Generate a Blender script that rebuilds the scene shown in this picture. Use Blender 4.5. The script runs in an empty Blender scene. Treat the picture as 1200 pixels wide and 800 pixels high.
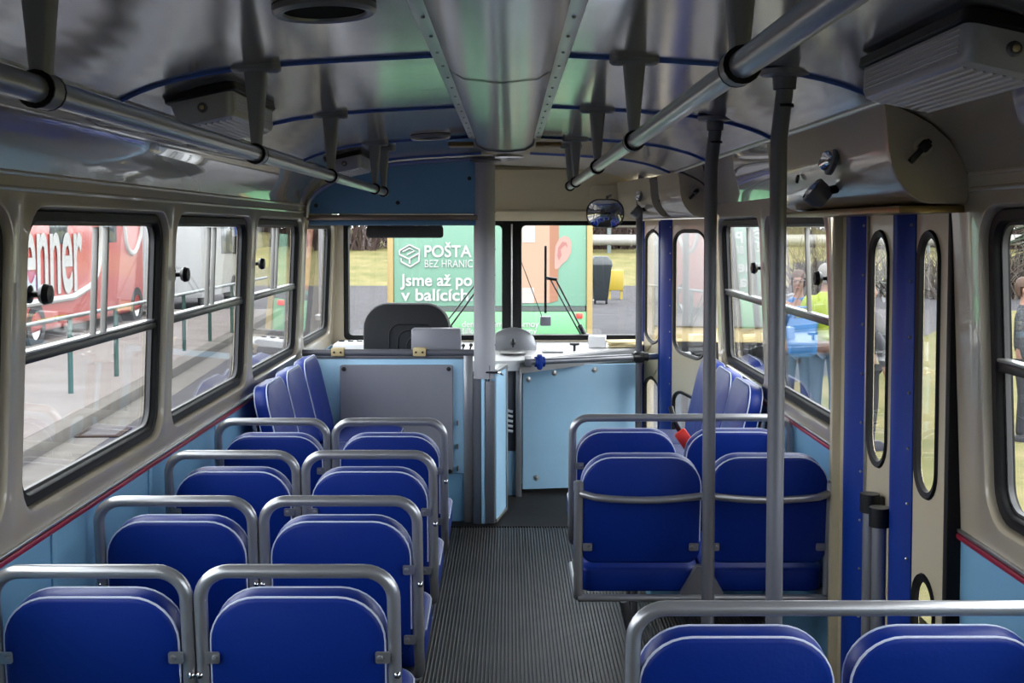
import bpy, bmesh, math, random
from mathutils import Vector, Matrix
from math import sin, cos, pi, radians as R
random.seed(7)
S = bpy.context.scene
COL = S.collection

# ------------------------------------------------------------------ materials
def lin(h):
    h = h.lstrip('#')
    v = [int(h[i:i+2], 16)/255 for i in (0, 2, 4)]
    return tuple(c/12.92 if c <= .04045 else ((c+.055)/1.055)**2.4 for c in v) + (1,)
def mat(name, col, rough=.5, metal=0, coat=0, bump=0, bscale=40, var=0, vscale=6, spec=.5, emit=0, coat_rough=.06):
    m = bpy.data.materials.new(name); m.use_nodes = True
    nt = m.node_tree; b = nt.nodes['Principled BSDF']
    c = lin(col) if isinstance(col, str) else tuple(col)+(1,)
    b.inputs['Base Color'].default_value = c
    b.inputs['Roughness'].default_value = rough
    b.inputs['Metallic'].default_value = metal
    b.inputs['Specular IOR Level'].default_value = spec
    b.inputs['Coat Weight'].default_value = coat
    b.inputs['Coat Roughness'].default_value = coat_rough
    if emit:
        b.inputs['Emission Color'].default_value = c; b.inputs['Emission Strength'].default_value = emit
    tc = nt.nodes.new('ShaderNodeTexCoord')
    if var:
        n = nt.nodes.new('ShaderNodeTexNoise'); n.inputs['Scale'].default_value = vscale; n.inputs['Detail'].default_value = 6
        nt.links.new(tc.outputs['Object'], n.inputs['Vector'])
        mr = nt.nodes.new('ShaderNodeMapRange'); mr.inputs[1].default_value = .3; mr.inputs[2].default_value = .7
        mr.inputs[3].default_value = 1-var; mr.inputs[4].default_value = 1+var
        nt.links.new(n.outputs['Fac'], mr.inputs[0])
        mx = nt.nodes.new('ShaderNodeMix'); mx.data_type = 'RGBA'; mx.blend_type = 'MULTIPLY'; mx.inputs[0].default_value = 1
        mx.inputs[6].default_value = c
        nt.links.new(mr.outputs[0], mx.inputs[7]); nt.links.new(mx.outputs[2], b.inputs['Base Color'])
    if bump:
        n = nt.nodes.new('ShaderNodeTexNoise'); n.inputs['Scale'].default_value = bscale; n.inputs['Detail'].default_value = 3
        nt.links.new(tc.outputs['Object'], n.inputs['Vector'])
        bp = nt.nodes.new('ShaderNodeBump'); bp.inputs['Strength'].default_value = bump; bp.inputs['Distance'].default_value = .01
        nt.links.new(n.outputs['Fac'], bp.inputs['Height']); nt.links.new(bp.outputs[0], b.inputs['Normal'])
    return m
def two_tone(name, a, b_, scale=3, rough=.9, detail=8):
    m = mat(name, a, rough, spec=.08); nt = m.node_tree; b = nt.nodes['Principled BSDF']
    tc = nt.nodes.new('ShaderNodeTexCoord'); n = nt.nodes.new('ShaderNodeTexNoise')
    n.inputs['Scale'].default_value = scale; n.inputs['Detail'].default_value = detail; n.inputs['Roughness'].default_value = .65
    nt.links.new(tc.outputs['Object'], n.inputs['Vector'])
    r = nt.nodes.new('ShaderNodeValToRGB'); r.color_ramp.elements[0].position = .36; r.color_ramp.elements[1].position = .64
    r.color_ramp.elements[0].color = lin(a); r.color_ramp.elements[1].color = lin(b_)
    nt.links.new(n.outputs['Fac'], r.inputs[0]); nt.links.new(r.outputs[0], b.inputs['Base Color'])
    return m
def glass_mat(name, tint=(.96, .97, .97), ior=1.45):
    m = bpy.data.materials.new(name); m.use_nodes = True; nt = m.node_tree; nt.nodes.clear()
    o = nt.nodes.new('ShaderNodeOutputMaterial'); t = nt.nodes.new('ShaderNodeBsdfTransparent'); g = nt.nodes.new('ShaderNodeBsdfGlossy')
    t.inputs[0].default_value = tint+(1,); g.inputs['Roughness'].default_value = 0
    f = nt.nodes.new('ShaderNodeLayerWeight'); f.inputs[0].default_value = .5; mx = nt.nodes.new('ShaderNodeMixShader')   # Schlick Fresnel
    p5 = nt.nodes.new('ShaderNodeMath'); p5.operation = 'POWER'; p5.inputs[1].default_value = 5
    ma = nt.nodes.new('ShaderNodeMath'); ma.operation = 'MULTIPLY_ADD'; ma.inputs[1].default_value = .96; ma.inputs[2].default_value = .035
    nt.links.new(f.outputs['Facing'], p5.inputs[0]); nt.links.new(p5.outputs[0], ma.inputs[0]); nt.links.new(ma.outputs[0], mx.inputs[0]); nt.links.new(t.outputs[0], mx.inputs[1]); nt.links.new(g.outputs[0], mx.inputs[2])
    nt.links.new(mx.outputs[0], o.inputs[0]); return m
M = dict(
    cream=mat('cream gloss paint', '#b3a893', .3, coat=.7, bump=.10, bscale=5, coat_rough=.05),
    cream_door=mat('cream door paint', '#c9bda0', .35, coat=.3),
    ceil=mat('silver ceiling paint', '#b6b5ba', .15, metal=.8, bump=.10, bscale=4),
    duct=mat('brushed duct metal', '#a6a8ac', .2, metal=.85, bump=.06, bscale=6),
    lblue=mat('light blue panel paint', '#a5cfec', .4, var=.03),
    wblue=mat('blue wall panel', '#7fb2d2', .35, coat=.2, var=.03),
    dblue=mat('blue overhead panel', '#6392bb', .4),
    red=mat('red belt strip', '#97233c', .35),
    navy=mat('royal blue vinyl', '#02267c', .45, bump=.05, bscale=120, spec=.28),
    piping=mat('white piping', '#c3cbe4', .5),
    rubber=mat('black rubber', '#0b0b0c', .55, spec=.25),
    blackp=mat('black plastic', '#101114', .35),
    steel=mat('grey painted tube', '#a2a3a7', .30, metal=.65, coat=.25),
    darksteel=mat('dark grey painted tube', '#65666d', .4, metal=.3),
    alu=mat('aluminium', '#b9b9b8', .3, metal=.85),
    chrome=mat('chrome', '#d8d8da', .08, metal=1),
    mirror=mat('mirror glass', '#e6e6e6', .02, metal=1),
    greypanel=mat('grey sheet panel', '#8a8a93', .42, metal=.2, var=.03),
    colgrey=mat('pale grey column paint', '#a1a1a6', .4),
    floor=mat('ribbed rubber flooring', '#35322f', .42, var=.45, vscale=3.5, spec=.4),
    floor_s=mat('smooth black rubber', '#1d1c1c', .7, var=.2, vscale=4, spec=.25),
    bluestrip=mat('blue vinyl hinge cover', '#083088', .5, spec=.25),
    coving=mat('glossy coving paint', '#9c9282', .22, coat=1, bump=.12, bscale=4, coat_rough=.02), bracket=mat('grey bracket casting', '#7b7c80', .4, metal=.4),
    dark_edge=mat('dark metal edge', '#3b3b3d', .5), sash=mat('dull sash metal', '#8d8c89', .5, metal=.3), rail=mat('dark grey rail paint', '#808186', .3, metal=.5, coat=.3), vent_shade=mat('matt black', '#050506', .9, spec=.1),
    white=mat('white desk laminate', '#e9e9ea', .4),
    dashgrey=mat('dash grey', '#a3a3a4', .45),
    black=mat('black upholstery', '#121319', .6, bump=.1, bscale=150),
    vis=mat('black visor', '#0c0c0e', .5),
    lampwhite=mat('milky ribbed diffuser', '#a2a1a6', .3),
    brownw=mat('brown wood block', '#76603c', .6),
    beige=mat('beige fitting', '#c4b183', .5),
    redp=mat('red plastic', '#e03a30', .4),
    paper=mat('paper', '#d8c79a', .8),
    asphalt=two_tone('asphalt', '#68666a', '#767478', 2.2, .95),
    paving=two_tone('pavement slabs', '#a89f9b', '#b9b1ad', 1.3, .95),
    kerb=two_tone('kerb stone', '#8d8882', '#a09b94', 3, .95),
    grass=two_tone('winter grass', '#8f8f5c', '#b5a878', .9, .95),
    tgreen=mat('trailer green', '#a3dcc0', .5),
    tgreen2=mat('bright trailer green', '#98e8a8', .5),
    tgrey=mat('trailer dark band', '#6c7874', .5),
    tyel=mat('yellow edge', '#ecd08c', .5),
    ink=mat('white print', '#f2f5f2', .6),
    carton=mat('printed carton', '#f0c2a4', .6), carton2=mat('printed carton side', '#cf8f6e', .6), carton3=mat('printed label patch', '#f4e6e0', .6),
    ear=mat('printed ear', '#f2bcae', .6), ear2=mat('printed ear shade', '#d8908a', .6),
    vred=mat('red coach paint', '#ff6f68', .35, coat=.4), vwhite=mat('white van paint', '#ecedef', .35, coat=.4),
    tyre=mat('tyre', '#222325', .8), dglass=mat('dark vehicle glass', '#3c464a', .1, spec=.8),
    railgreen=mat('green railing paint', '#2f6a60', .5), railgrey=mat('galvanised rail', '#9aa6a6', .4, metal=.4),
    bark=mat('bark', '#5d5148', .9), twig=mat('twigs', '#75675b', .9), twig2=mat('reddish twigs', '#6e5750', .9),
    conifer=mat('conifer needles', '#3c4c33', .9), bin=mat('bin plastic', '#3f4a50', .5), yellow=mat('yellow gas box', '#e6c83a', .5),
    pipe=mat('pale cladding pipe', '#d3d0cc', .5), bldg=mat('pale building wall', '#c3c2c0', .8), sign=mat('blue sign', '#3c5ea8', .5),
    skin=mat('skin', '#d29c83', .5), hair=mat('grey hair', '#b7b2ad', .7), hairb=mat('brown hair', '#6b4a35', .7),
    hivis=mat('hi-vis yellow cloth', '#d8f03c', .7), bluej=mat('bright blue jacket', '#2c86d6', .6), dark_j=mat('dark puffer fabric', '#2b2e38', .6),
    pat=two_tone('mottled grey jacket', '#4a4d52', '#7a7d80', 40, .8), denim=mat('denim', '#54637d', .8), darkt=mat('dark trousers', '#30323a', .8),
    shoe=mat('shoe', '#1c1c1e', .6), bag=mat('blue plastic bag', '#3c9bee', .35),
)
def dim(m, k):
    nt = m.node_tree; b = nt.nodes['Principled BSDF']
    for sock in [b.inputs['Base Color']]+[n.inputs[6] for n in nt.nodes if n.type == 'MIX']:
        c = sock.default_value; sock.default_value = (c[0]*k, c[1]*k, c[2]*k, 1)
    for n in nt.nodes:
        if n.type == 'VALTORGB':
            for e in n.color_ramp.elements: e.color = (e.color[0]*k, e.color[1]*k, e.color[2]*k, 1)
# real outdoor surfaces are darker than they look in a bright exposure
for k_ in 'asphalt paving kerb grass tgreen tgreen2 tgrey tyel ink carton carton2 carton3 ear ear2 vred vwhite railgreen railgrey bark twig twig2 conifer bin yellow pipe bldg sign skin hair hairb hivis bluej dark_j pat denim darkt bag'.split(): dim(M[k_], .33)
GL = glass_mat('window glass'); GL2 = glass_mat('lightly dusty glass', (.93, .94, .94))

# ------------------------------------------------------------------ mesh helpers
def fillet(pts, r, n=6, closed=False):
    pts = [Vector(p) for p in pts]; out = []
    N = len(pts)
    for i, p in enumerate(pts):
        if not closed and i in (0, N-1): out.append(p); continue
        a, b = pts[i-1], pts[(i+1) % N]
        u, v = (a-p), (b-p); lu, lv = u.length, v.length; u.normalize(); v.normalize()
        ang = u.angle(v)
        if ang > 3.05: out.append(p); continue
        d = min(r/math.tan(ang/2), lu*.49, lv*.49); rr_ = d*math.tan(ang/2)
        c = p+(u+v).normalized()*(rr_/sin(ang/2)); s = p+u*d-c; e = p+v*d-c
        tot = s.angle(e)
        for k in range(n+1):
            t = k/n; w = (sin((1-t)*tot)*s+sin(t*tot)*e)/sin(tot) if tot > 1e-4 else s.lerp(e, t)
            out.append(c+w)
    return out
def rr(w, h, r, rb=None, n=6):
    """rounded rectangle loop (u,v), centred, ccw; r upper corners, rb lower corners"""
    rb = r if rb is None else rb; L = []
    for cx, cy, q, a0 in ((1, 1, r, 0), (-1, 1, r, 90), (-1, -1, rb, 180), (1, -1, rb, 270)):
        q = max(q, 1e-4)
        for k in range(n+1):
            a = R(a0+90*k/n); L.append((cx*(w/2-q)+q*cos(a), cy*(h/2-q)+q*sin(a)))
    return L
class MB:
    def __init__(s): s.v = []; s.f = []
    def add(s, vs, fs, m=None):
        o = len(s.v)
        for p in vs:
            p = Vector(p); s.v.append(m @ p if m else p)
        s.f += [tuple(i+o for i in f) for f in fs]; return s
    def box(s, x0, x1, y0, y1, z0, z1, bev=0, m=None, seg=2):
        if bev:
            b = bmesh.new(); bmesh.ops.create_cube(b, size=1)
            for v in b.verts: v.co = Vector(((x0+x1)/2+v.co.x*(x1-x0), (y0+y1)/2+v.co.y*(y1-y0), (z0+z1)/2+v.co.z*(z1-z0)))
            bmesh.ops.bevel(b, geom=b.edges[:], offset=bev, segments=seg, profile=.5, affect='EDGES')
            b.verts.index_update(); s.add([v.co.copy() for v in b.verts], [[v.index for v in f.verts] for f in b.faces], m); b.free(); return s
        V = [(x, y, z) for z in (z0, z1) for y in (y0, y1) for x in (x0, x1)]
        return s.add(V, [(0, 2, 3, 1), (4, 5, 7, 6), (0, 1, 5, 4), (2, 6, 7, 3), (0, 4, 6, 2), (1, 3, 7, 5)], m)
    def tube(s, path, r, seg=12, closed=False, m=None, caps=True):
        P = [Vector(p) for p in path]; Q = [P[0]]
        for p in P[1:]:
            if (p-Q[-1]).length > 1e-5: Q.append(p)
        P = Q; N = len(P); rs = r if isinstance(r, (list, tuple)) else [r]*N
        T = []
        for i in range(N):
            a = P[i-1] if (i or closed) else P[i]; b = P[(i+1) % N] if (i < N-1 or closed) else P[i]
            T.append((b-a).normalized())
        up = Vector((0, 0, 1)) if abs(T[0].z) < .9 else Vector((1, 0, 0))
        n = T[0].cross(up).normalized(); V = []; F = []
        for i in range(N):
            if i: n = T[i-1].rotation_difference(T[i]) @ n
            n = (n-T[i]*n.dot(T[i])).normalized(); bn = T[i].cross(n)
            for k in range(seg):
                a = 2*pi*k/seg; V.append(P[i]+(n*cos(a)+bn*sin(a))*rs[i])
        for i in range(N if closed else N-1):
            j = (i+1) % N
            for k in range(seg):
                l = (k+1) % seg; F.append((i*seg+k, i*seg+l, j*seg+l, j*seg+k))
        if not closed and caps:
            F.append(tuple(range(seg))[::-1]); F.append(tuple(range((N-1)*seg, N*seg)))
        return s.add(V, F, m)
    def lathe(s, prof, m=None, seg=24, a0=0, a1=2*pi):
        full = abs(a1-a0-2*pi) < 1e-6; n = seg if full else seg+1; V = []; F = []
        for r, z in prof:
            for k in range(n):
                a = a0+(a1-a0)*k/seg; V.append((r*cos(a), r*sin(a), z))
        for i in range(len(prof)-1):
            for k in range(seg):
                l = (k+1) % n; F.append((i*n+k, i*n+l, (i+1)*n+l, (i+1)*n+k))
        return s.add(V, F, m)
    def loft(s, loops, cap0=True, cap1=True, closed=True, m=None):
        n = len(loops[0]); V = [p for L in loops for p in L]; F = []
        for i in range(len(loops)-1):
            for k in range(n if closed else n-1):
                l = (k+1) % n; F.append((i*n+k, i*n+l, (i+1)*n+l, (i+1)*n+k))
        if cap0: F.append(tuple(range(n))[::-1])
        if cap1: F.append(tuple(range((len(loops)-1)*n, len(loops)*n)))
        return s.add(V, F, m)
    def ball(s, c, rx, ry=None, rz=None, seg=16, m=None):
        ry = ry or rx; rz = rz or rx; h = seg//2
        mm = Matrix.Translation(c) @ Matrix.Diagonal((rx, ry, rz, 1)); mm = m @ mm if m else mm
        return s.lathe([(max(sin(pi*i/h), 1e-3), -cos(pi*i/h)) for i in range(h+1)], mm, seg)
    def build(s, name, m, parent=None, ang=38, **props):
        me = bpy.data.meshes.new(name); me.from_pydata([tuple(v) for v in s.v], [], s.f); me.validate(); 
        b = bmesh.new(); b.from_mesh(me); bmesh.ops.recalc_face_normals(b, faces=b.faces[:]); b.to_mesh(me); b.free()
        for p in me.polygons: p.use_smooth = True
        me.set_sharp_from_angle(angle=R(ang))
        me.materials.append(m); o = bpy.data.objects.new(name, me); COL.objects.link(o)
        if parent: o.parent = parent
        for k, v in props.items(): o[k] = v
        return o
def tag(o, label, cat, group=None):
    o['label'] = label; o['category'] = cat
    if group: o['group'] = group
    return o
def thing(name, label, cat, loc=(0, 0, 0), rz=0, group=None):
    o = bpy.data.objects.new(name, None); COL.objects.link(o); o.location = loc; o.rotation_euler = (0, 0, rz); o.empty_display_size = .1
    return tag(o, label, cat, group)
def struct(o, label=None):
    o['kind'] = 'structure'
    if label: o['label'] = label
    return o
def copy_tree(o, parent=None):
    c = o.copy(); COL.objects.link(c); c.parent = parent
    for ch in list(o.children): copy_tree(ch, c)
    return c
def rotY(d): return Matrix.Rotation(R(d), 4, 'Y')
def rotX(d): return Matrix.Rotation(R(d), 4, 'X')
def rotZ(d): return Matrix.Rotation(R(d), 4, 'Z')
def T(x, y, z): return Matrix.Translation((x, y, z))

# ------------------------------------------------------------------ bus shell
CX = -.02
YB, YF = -1.6, 7.66
WALLP = [(1.12, 0), (1.12, .87), (1.085, 1.66), (1.08, 1.735)]
COVE = [(1.08, 1.735), (1.066, 1.772), (1.04, 1.815), (1.002, 1.85), (.955, 1.878), (.915, 1.895), (.88, 1.905)]
CEIL = [(w_, 2.018-.05*w_-.148*w_**6) for w_ in (.88, .86, .83, .79, .74, .68, .6, .5, .4, .29, .13, 0)]
def interp(P, z):
    for (w0, z0), (w1, z1) in zip(P, P[1:]):
        if z0 <= z <= z1: return w0+(w1-w0)*(z-z0)/(z1-z0)
    return P[-1][0]
def ceil_z(x):
    a = abs(x-CX)
    for (w0, z0), (w1, z1) in zip(CEIL, CEIL[1:]):
        if w1 <= a <= w0: return z0+(z1-z0)*(w0-a)/(w0-w1)
    return 2.0
def wx(side, z, off=0): return CX+side*(interp(WALLP, z)+off)

def wall_cell(mb, side, y0, y1, hole, z0=.87, z1=1.735, n=6):
    """a stretch of wall with a rounded window hole that has a rolled lip"""
    hy0, hy1, hz0, hz1, r = hole
    def loop(a0, a1, b0, b1, q, off):
        return [Vector((wx(side, (b0+b1)/2+v, off), (a0+a1)/2+u, (b0+b1)/2+v)) for u, v in rr(a1-a0, b1-b0, q, n=n)]
    L = [loop(y0, y1, z0, z1, .0005, 0)]
    for g, off in ((.034, 0), (.022, -.004), (.010, -.004), (.003, .004), (0, .02), (0, .06)):
        L.append(loop(hy0-g, hy1+g, hz0-g, hz1+g, r+g, off))
    mb.loft(L, False, False)
def wall_solid(mb, side, y0, y1, z0=.87, z1=1.735):
    mb.loft([[Vector((wx(side, z), y, z)) for z in (z0, 1.2, 1.66, z1)] for y in (y0, y1)], False, False, closed=False)
def window(n, side, hy0, hy1, hz0, hz1, r, transom=True, knob=True, label=''):
    root = struct(bpy.data.objects.new('window_%d' % n, None), label); COL.objects.link(root)
    nn = 6
    def loop(g, off):
        return [Vector((wx(side, (hz0+hz1)/2+v, off), (hy0+hy1)/2+u, (hz0+hz1)/2+v)) for u, v in rr(hy1-hy0-2*g, hz1-hz0-2*g, r-g*.8, n=nn)]
    b = MB(); L = [loop(0, .05), loop(0, .018), loop(.004, .012), loop(.026, .012), loop(.03, .018), loop(.03, .05)]
    b.loft(L+[L[0]], False, False); b.build('rubber_seal', M['rubber'], root)
    b = MB(); L = [loop(.03, .042), loop(.03, .030), loop(.037, .030), loop(.037, .042)]
    b.loft(L+[L[0]], False, False); b.build('metal_edge', M['dark_edge'], root)
    zt = hz0+.355
    g = MB(); g.loft([loop(.035, .036), loop(.035, .040)]); g.build('glazing', GL, root)
    if transom:
        t = MB(); x = wx(side, zt, .03)
        t.box(x-.014, x+.014, hy0+.028, hy1-.028, zt-.010, zt+.012, .004); t.build('transom_bar', M['blackp'], root)
        t = MB(); t.box(x-.018, x+.01, hy0+.03, hy1-.03, zt+.012, zt+.020, .003); t.build('slide_rail', M['alu'], root)
        ym = (hy0+hy1)/2-.02; x = wx(side, (zt+hz1)/2, .032); lean = math.degrees(math.atan((wx(side, hz1)-wx(side, zt))/(hz1-zt)))
        h = (hz1-.04-zt-.016)/2
        for dy in ((0, .085) if side < 0 else (-.07,)):
            t = MB(); t.box(-.008, .008, ym+dy-.006, ym+dy+.006, -h, h, .002, T(x, 0, (zt+hz1-.024)/2) @ rotY(lean))
            t.build('sash_edge', M['sash'], root)
    if knob:
        k = MB(); z = hz0+.51
        mm = T(wx(side, z, .03), hy0+.075, z) @ rotY(-90*side)
        k.lathe([(.001, 0), (.022, 0), (.022, .008), (.008, .012), (.008, .028), (.02, .032), (.026, .042), (.022, .056), (.001, .06)], mm, 20)
        k.build('knob', M['blackp'], root)
    return root

pill = [.22, 1.47, 2.715, 3.935, 5.19, 6.44, 7.66]
wl = MB(); nwin = 0
lab = ['', '', 'foremost black-edged sliding pane at the picture edge', 'large window overlooking the red coach', 'middle window overlooking pavement', 'sliding window nearest the driver partition', 'driver side quarter window']
for a, b in zip(pill, pill[1:]):
    nwin += 1
    hole = (a+.042, b-.062, .945, 1.655, .085) if b < 7 else (6.53, 7.53, .955, 1.645, .085)
    wall_cell(wl, -1, a, b, hole)
    window(nwin, -1, *hole, transom=b < 7, knob=b < 7, label=lab[nwin] + ' in left wall' if lab[nwin] else 'bus side window behind the camera')
wall_solid(wl, -1, YB, pill[0])  # unseen rear stretch, kept windowless to cut light from behind
wleft = struct(wl.build('wall_left', M['cream']), 'glossy beige window band of the left wall')
b = MB(); b.loft([[(CX-1.12, y, z) for z in (0, .865)] for y in (YB, YF)], False, False, closed=False); b.build('lower_panel', M['wblue'], wleft)
b = MB(); b.loft([[(CX-w, y, z) for w, z in COVE] for y in (YB, 0, 2, 4, 6, YF)], False, False, closed=False); b.build('coving', M['coving'], wleft)
b = MB()
for y in (1.85, 2.95, 3.75, 4.6, 5.45): b.box(CX-1.12, CX-1.114, y-.015, y+.015, .02, .86, .002)
b.build('seam_strip', M['wblue'], wleft)

wr = MB()
cells = [ (.22, 1.47, 0), (1.47, 2.80, 1), (4.0, 5.05, 2), (5.05, 6.16, 3)]
for a, b, k in cells:
    nwin += 1
    hole = {0: (a+.05, b-.05, .945, 1.655, .085), 1: (1.53, 2.70, .945, 1.655, .085), 2: (4.03, 4.985, .93, 1.655, .07), 3: (5.10, 6.09, .93, 1.655, .07)}[k]
    wall_cell(wr, 1, a, b, hole)
    window(nwin, 1, *hole, label=['bus side window behind the camera', 'window at the right picture edge behind the folding door', 'right wall window showing the people outside', 'right wall window nearest the front door'][k])
wall_solid(wr, 1, YB, .22); wall_solid(wr, 1, 2.80, 2.9); wall_solid(wr, 1, 3.965, 4.0); wall_solid(wr, 1, 6.16, 6.24)  # first stretch is unseen and closed to dim the rear; the others are pillars
wright = struct(wr.build('wall_right', M['cream']), 'glossy beige window band of the right wall')
b = MB()
for a, c in ((YB, 2.9), (3.965, 6.24)): b.loft([[(CX+1.12, y, z) for z in (-.4, .865)] for y in (a, c)], False, False, closed=False)
b.build('lower_panel', M['wblue'], wright)
b = MB(); b.loft([[(CX+w, y, z) for w, z in COVE] for y in (YB, 0, 2, 4, 6, 6.5)], False, False, closed=False)
b.loft([[(CX+w-(y-6.5)*.12, y, z) for w, z in COVE] for y in (6.5, YF)], False, False, closed=False)
b.build('coving', M['coving'], wright)
b = MB()
b.box(CX+1.085, CX+1.15, 2.877, 2.905, -.4, 1.70, .006); b.build('door_post', M['rubber'], wright)
b = MB(); b.box(CX+1.09, CX+1.15, 3.935, 3.965, -.4, 1.70, .006); b.build('door_post', M['cream_door'], wright)
# trims: belt strip, seam strip
tn = 0
def trim(mb, m, label):
    global tn
    tn += 1; return struct(mb.build('trim_%d' % tn, m), label)
for sd, spans in ((-1, [(YB, 6.5)]), (1, [(YB, 2.88), (3.98, 6.2)])):
    b = MB(); c = MB()
    for a, d in spans:
        b.box(*sorted((CX+sd*1.125, CX+sd*1.108)), a, d, .856, .871, .004); c.box(*sorted((CX+sd*1.122, CX+sd*1.110)), a, d, .872, .881, .003)
    trim(b, M['red'], 'dark red belt strip under the windows'); trim(c, M['alu'], 'bright line above the red belt strip')
    b = MB(); b.tube([(CX+sd*.88, y, 1.903) for y in (YB, 6.4)], .007, 8); trim(b, M['alu'], 'bright seam strip between ceiling and coving')
    b = MB()
    for z, w in ((1.735, 1.079), (1.70, 1.082)): b.tube([(CX+sd*w, y, z) for y in (YB, 2.75 if sd > 0 else 6.44)], .006, 8)
    trim(b, M['cream'], 'beige moulding line above the windows')

# ceiling
b = MB()
full = [(CX-w, z) for w, z in CEIL]+[(CX+w, z) for w, z in CEIL[::-1][1:]]
fine = []
for (xa, za), (xb, zb) in zip(full, full[1:]):
    for k in range(3): fine.append((xa+(xb-xa)*k/3, za+(zb-za)*k/3))
fine.append(full[-1])
b.loft([[(x, y, z) for x, z in fine] for y in (YB, 0, 1.5, 2.77, 3.92, 5.22, 6.45)], False, False, closed=False)
struct(b.build('ceiling', M['ceil'], ang=50), 'glossy silver grey arched ceiling')
b = MB()
b.loft([[(x-(max(0, y-6.5)*.06 if x > 0 else 0), y, z-(y-6.45)*.0) for x, z in fine] for y in (6.45, YF+.05)], False, False, closed=False)
struct(b.build('ceiling_front', mat('front ceiling paint', '#b3aea8', .35, metal=.2, coat=.3), ang=50), 'pale ceiling over the driver')
for y in (.25, 1.5, 2.77, 3.92, 5.22, 6.38):
    b = MB()
    for sd in (-1, 1): b.tube([(CX+sd*w, y, z-.002) for w, z in CEIL if .12 < w < .89], .006, 8)
    trim(b, mat('blue rib strip', '#3a58a8', .35, coat=.3), 'blue rib strip across the ceiling')
# centre duct
dz = [(-.125, 2.006), (-.118, 1.975), (-.085, 1.955), (0, 1.946), (.085, 1.955), (.118, 1.975), (.125, 2.006)]
duct = thing('ceiling_duct', 'long silver ventilation trough along the middle of the ceiling', 'duct', (0, 0, 1.95))
b = MB(); b.loft([[(CX+x, y, z-1.95) for x, z in dz] for y in (YB, 2.765)], False, False, closed=False)
b.loft([[(CX+x, y, z-1.95) for x, z in dz] for y in (2.775, 5.22)], False, True, closed=False); b.build('trough', M['duct'], duct)
for sd in (-1, 1):
    b = MB(); b.box(CX+sd*.139-.017, CX+sd*.139+.017, YB, 5.22, 2.000-1.95, 2.006-1.95, .002); fl = b.build('flange', M['alu'], duct)
    y = .9
    while y < 5.2: b = MB(); b.ball((CX+sd*.139, y, 1.999-1.95), .0042, .0042, .003, 8); b.build('rivet', M['steel'], fl); y += .22
b = MB(); b.loft([[(CX+x*1.0, y, z-1.952) for x, z in dz] for y in (2.765, 2.775)], False, False, closed=False); b.build('joint', M['rubber'], duct)
b = MB(); b.loft([[(CX+x*1.05, y, z-1.956) for x, z in dz] for y in (5.2, 5.24)], True, True, closed=True); b.build('end_cap', M['darksteel'], duct)
for sd in (-1, 1):
    b = MB(); b.box(CX+sd*.19-.055, CX+sd*.19+.055, 5.17, 5.27, 1.965, 1.985, .006)
    tag(b.build('wood_block', M['brownw']), 'brown wooden block at the end of the ceiling duct, %s side' % ('driver' if sd < 0 else 'door'), 'block', 'wooden blocks at the duct end')

# floor
pitch = .0145
prof = []; x = CX-1.12
while x < .60:
    prof += [(x, -.007), (x+.004, -.007), (x+.0055, -.001), (x+.0075, 0), (x+.0095, 0), (x+.0115, -.001), (x+.013, -.007)]; x += pitch
fl = MB()
fl.loft([[(a, y, z) for a, z in prof] for y in (YB, 6.40)], False, False, closed=False)
p2 = []
while x < CX+1.13:
    p2 += [(x, -.007), (x+.004, -.007), (x+.0055, -.001), (x+.0075, 0), (x+.0095, 0), (x+.0115, -.001), (x+.013, -.007)]; x += pitch
for a, c in ((YB, 2.9), (3.965, 6.40)): fl.loft([[(q, y, z) for q, z in p2] for y in (a, c)], False, False, closed=False)
floor = struct(fl.build('floor', M['floor'], ang=20), 'grey ribbed rubber floor')
b = MB(); b.box(CX-1.12, CX+1.12, 6.40, YF+.1, -.02, .001); b.build('smooth_mat', M['floor_s'], floor)
b = MB()   # step well at the folding door
b.box(.585, .60, 2.9, 3.965, -.4, -.001); b.box(.6, 1.12, 2.885, 2.9, -.4, -.001); b.box(.6, 1.12, 3.965, 3.98, -.4, -.001)
b.box(.6, 1.14, 2.9, 3.965, -.42, -.40); b.box(.6, .84, 2.9, 3.965, -.40, -.21)
b.build('step_well', M['floor_s'], floor)
b = MB(); b.box(.585, .61, 2.9, 3.965, -.002, .006, .002); b.box(.83, .845, 2.9, 3.965, -.212, -.205, .002); b.build('step_edge', M['alu'], floor)

# unseen back wall, made closed and dark to cut light from behind
wb = MB(); ring = [(CX-1.12, -.02), (CX+1.12, -.02), (CX+1.12, .87), (CX+1.08, 1.735), (CX+.955, 1.878), (CX+.88, 1.905), (CX, 2.018), (CX-.88, 1.905), (CX-.955, 1.878), (CX-1.08, 1.735), (CX-1.12, .87)]
wb.loft([[(x, y, z) for x, z in ring] for y in (YB-.04, YB)])
struct(wb.build('wall_back', M['darksteel']), 'unseen rear wall of the bus, made dark and windowless to cut light')

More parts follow.
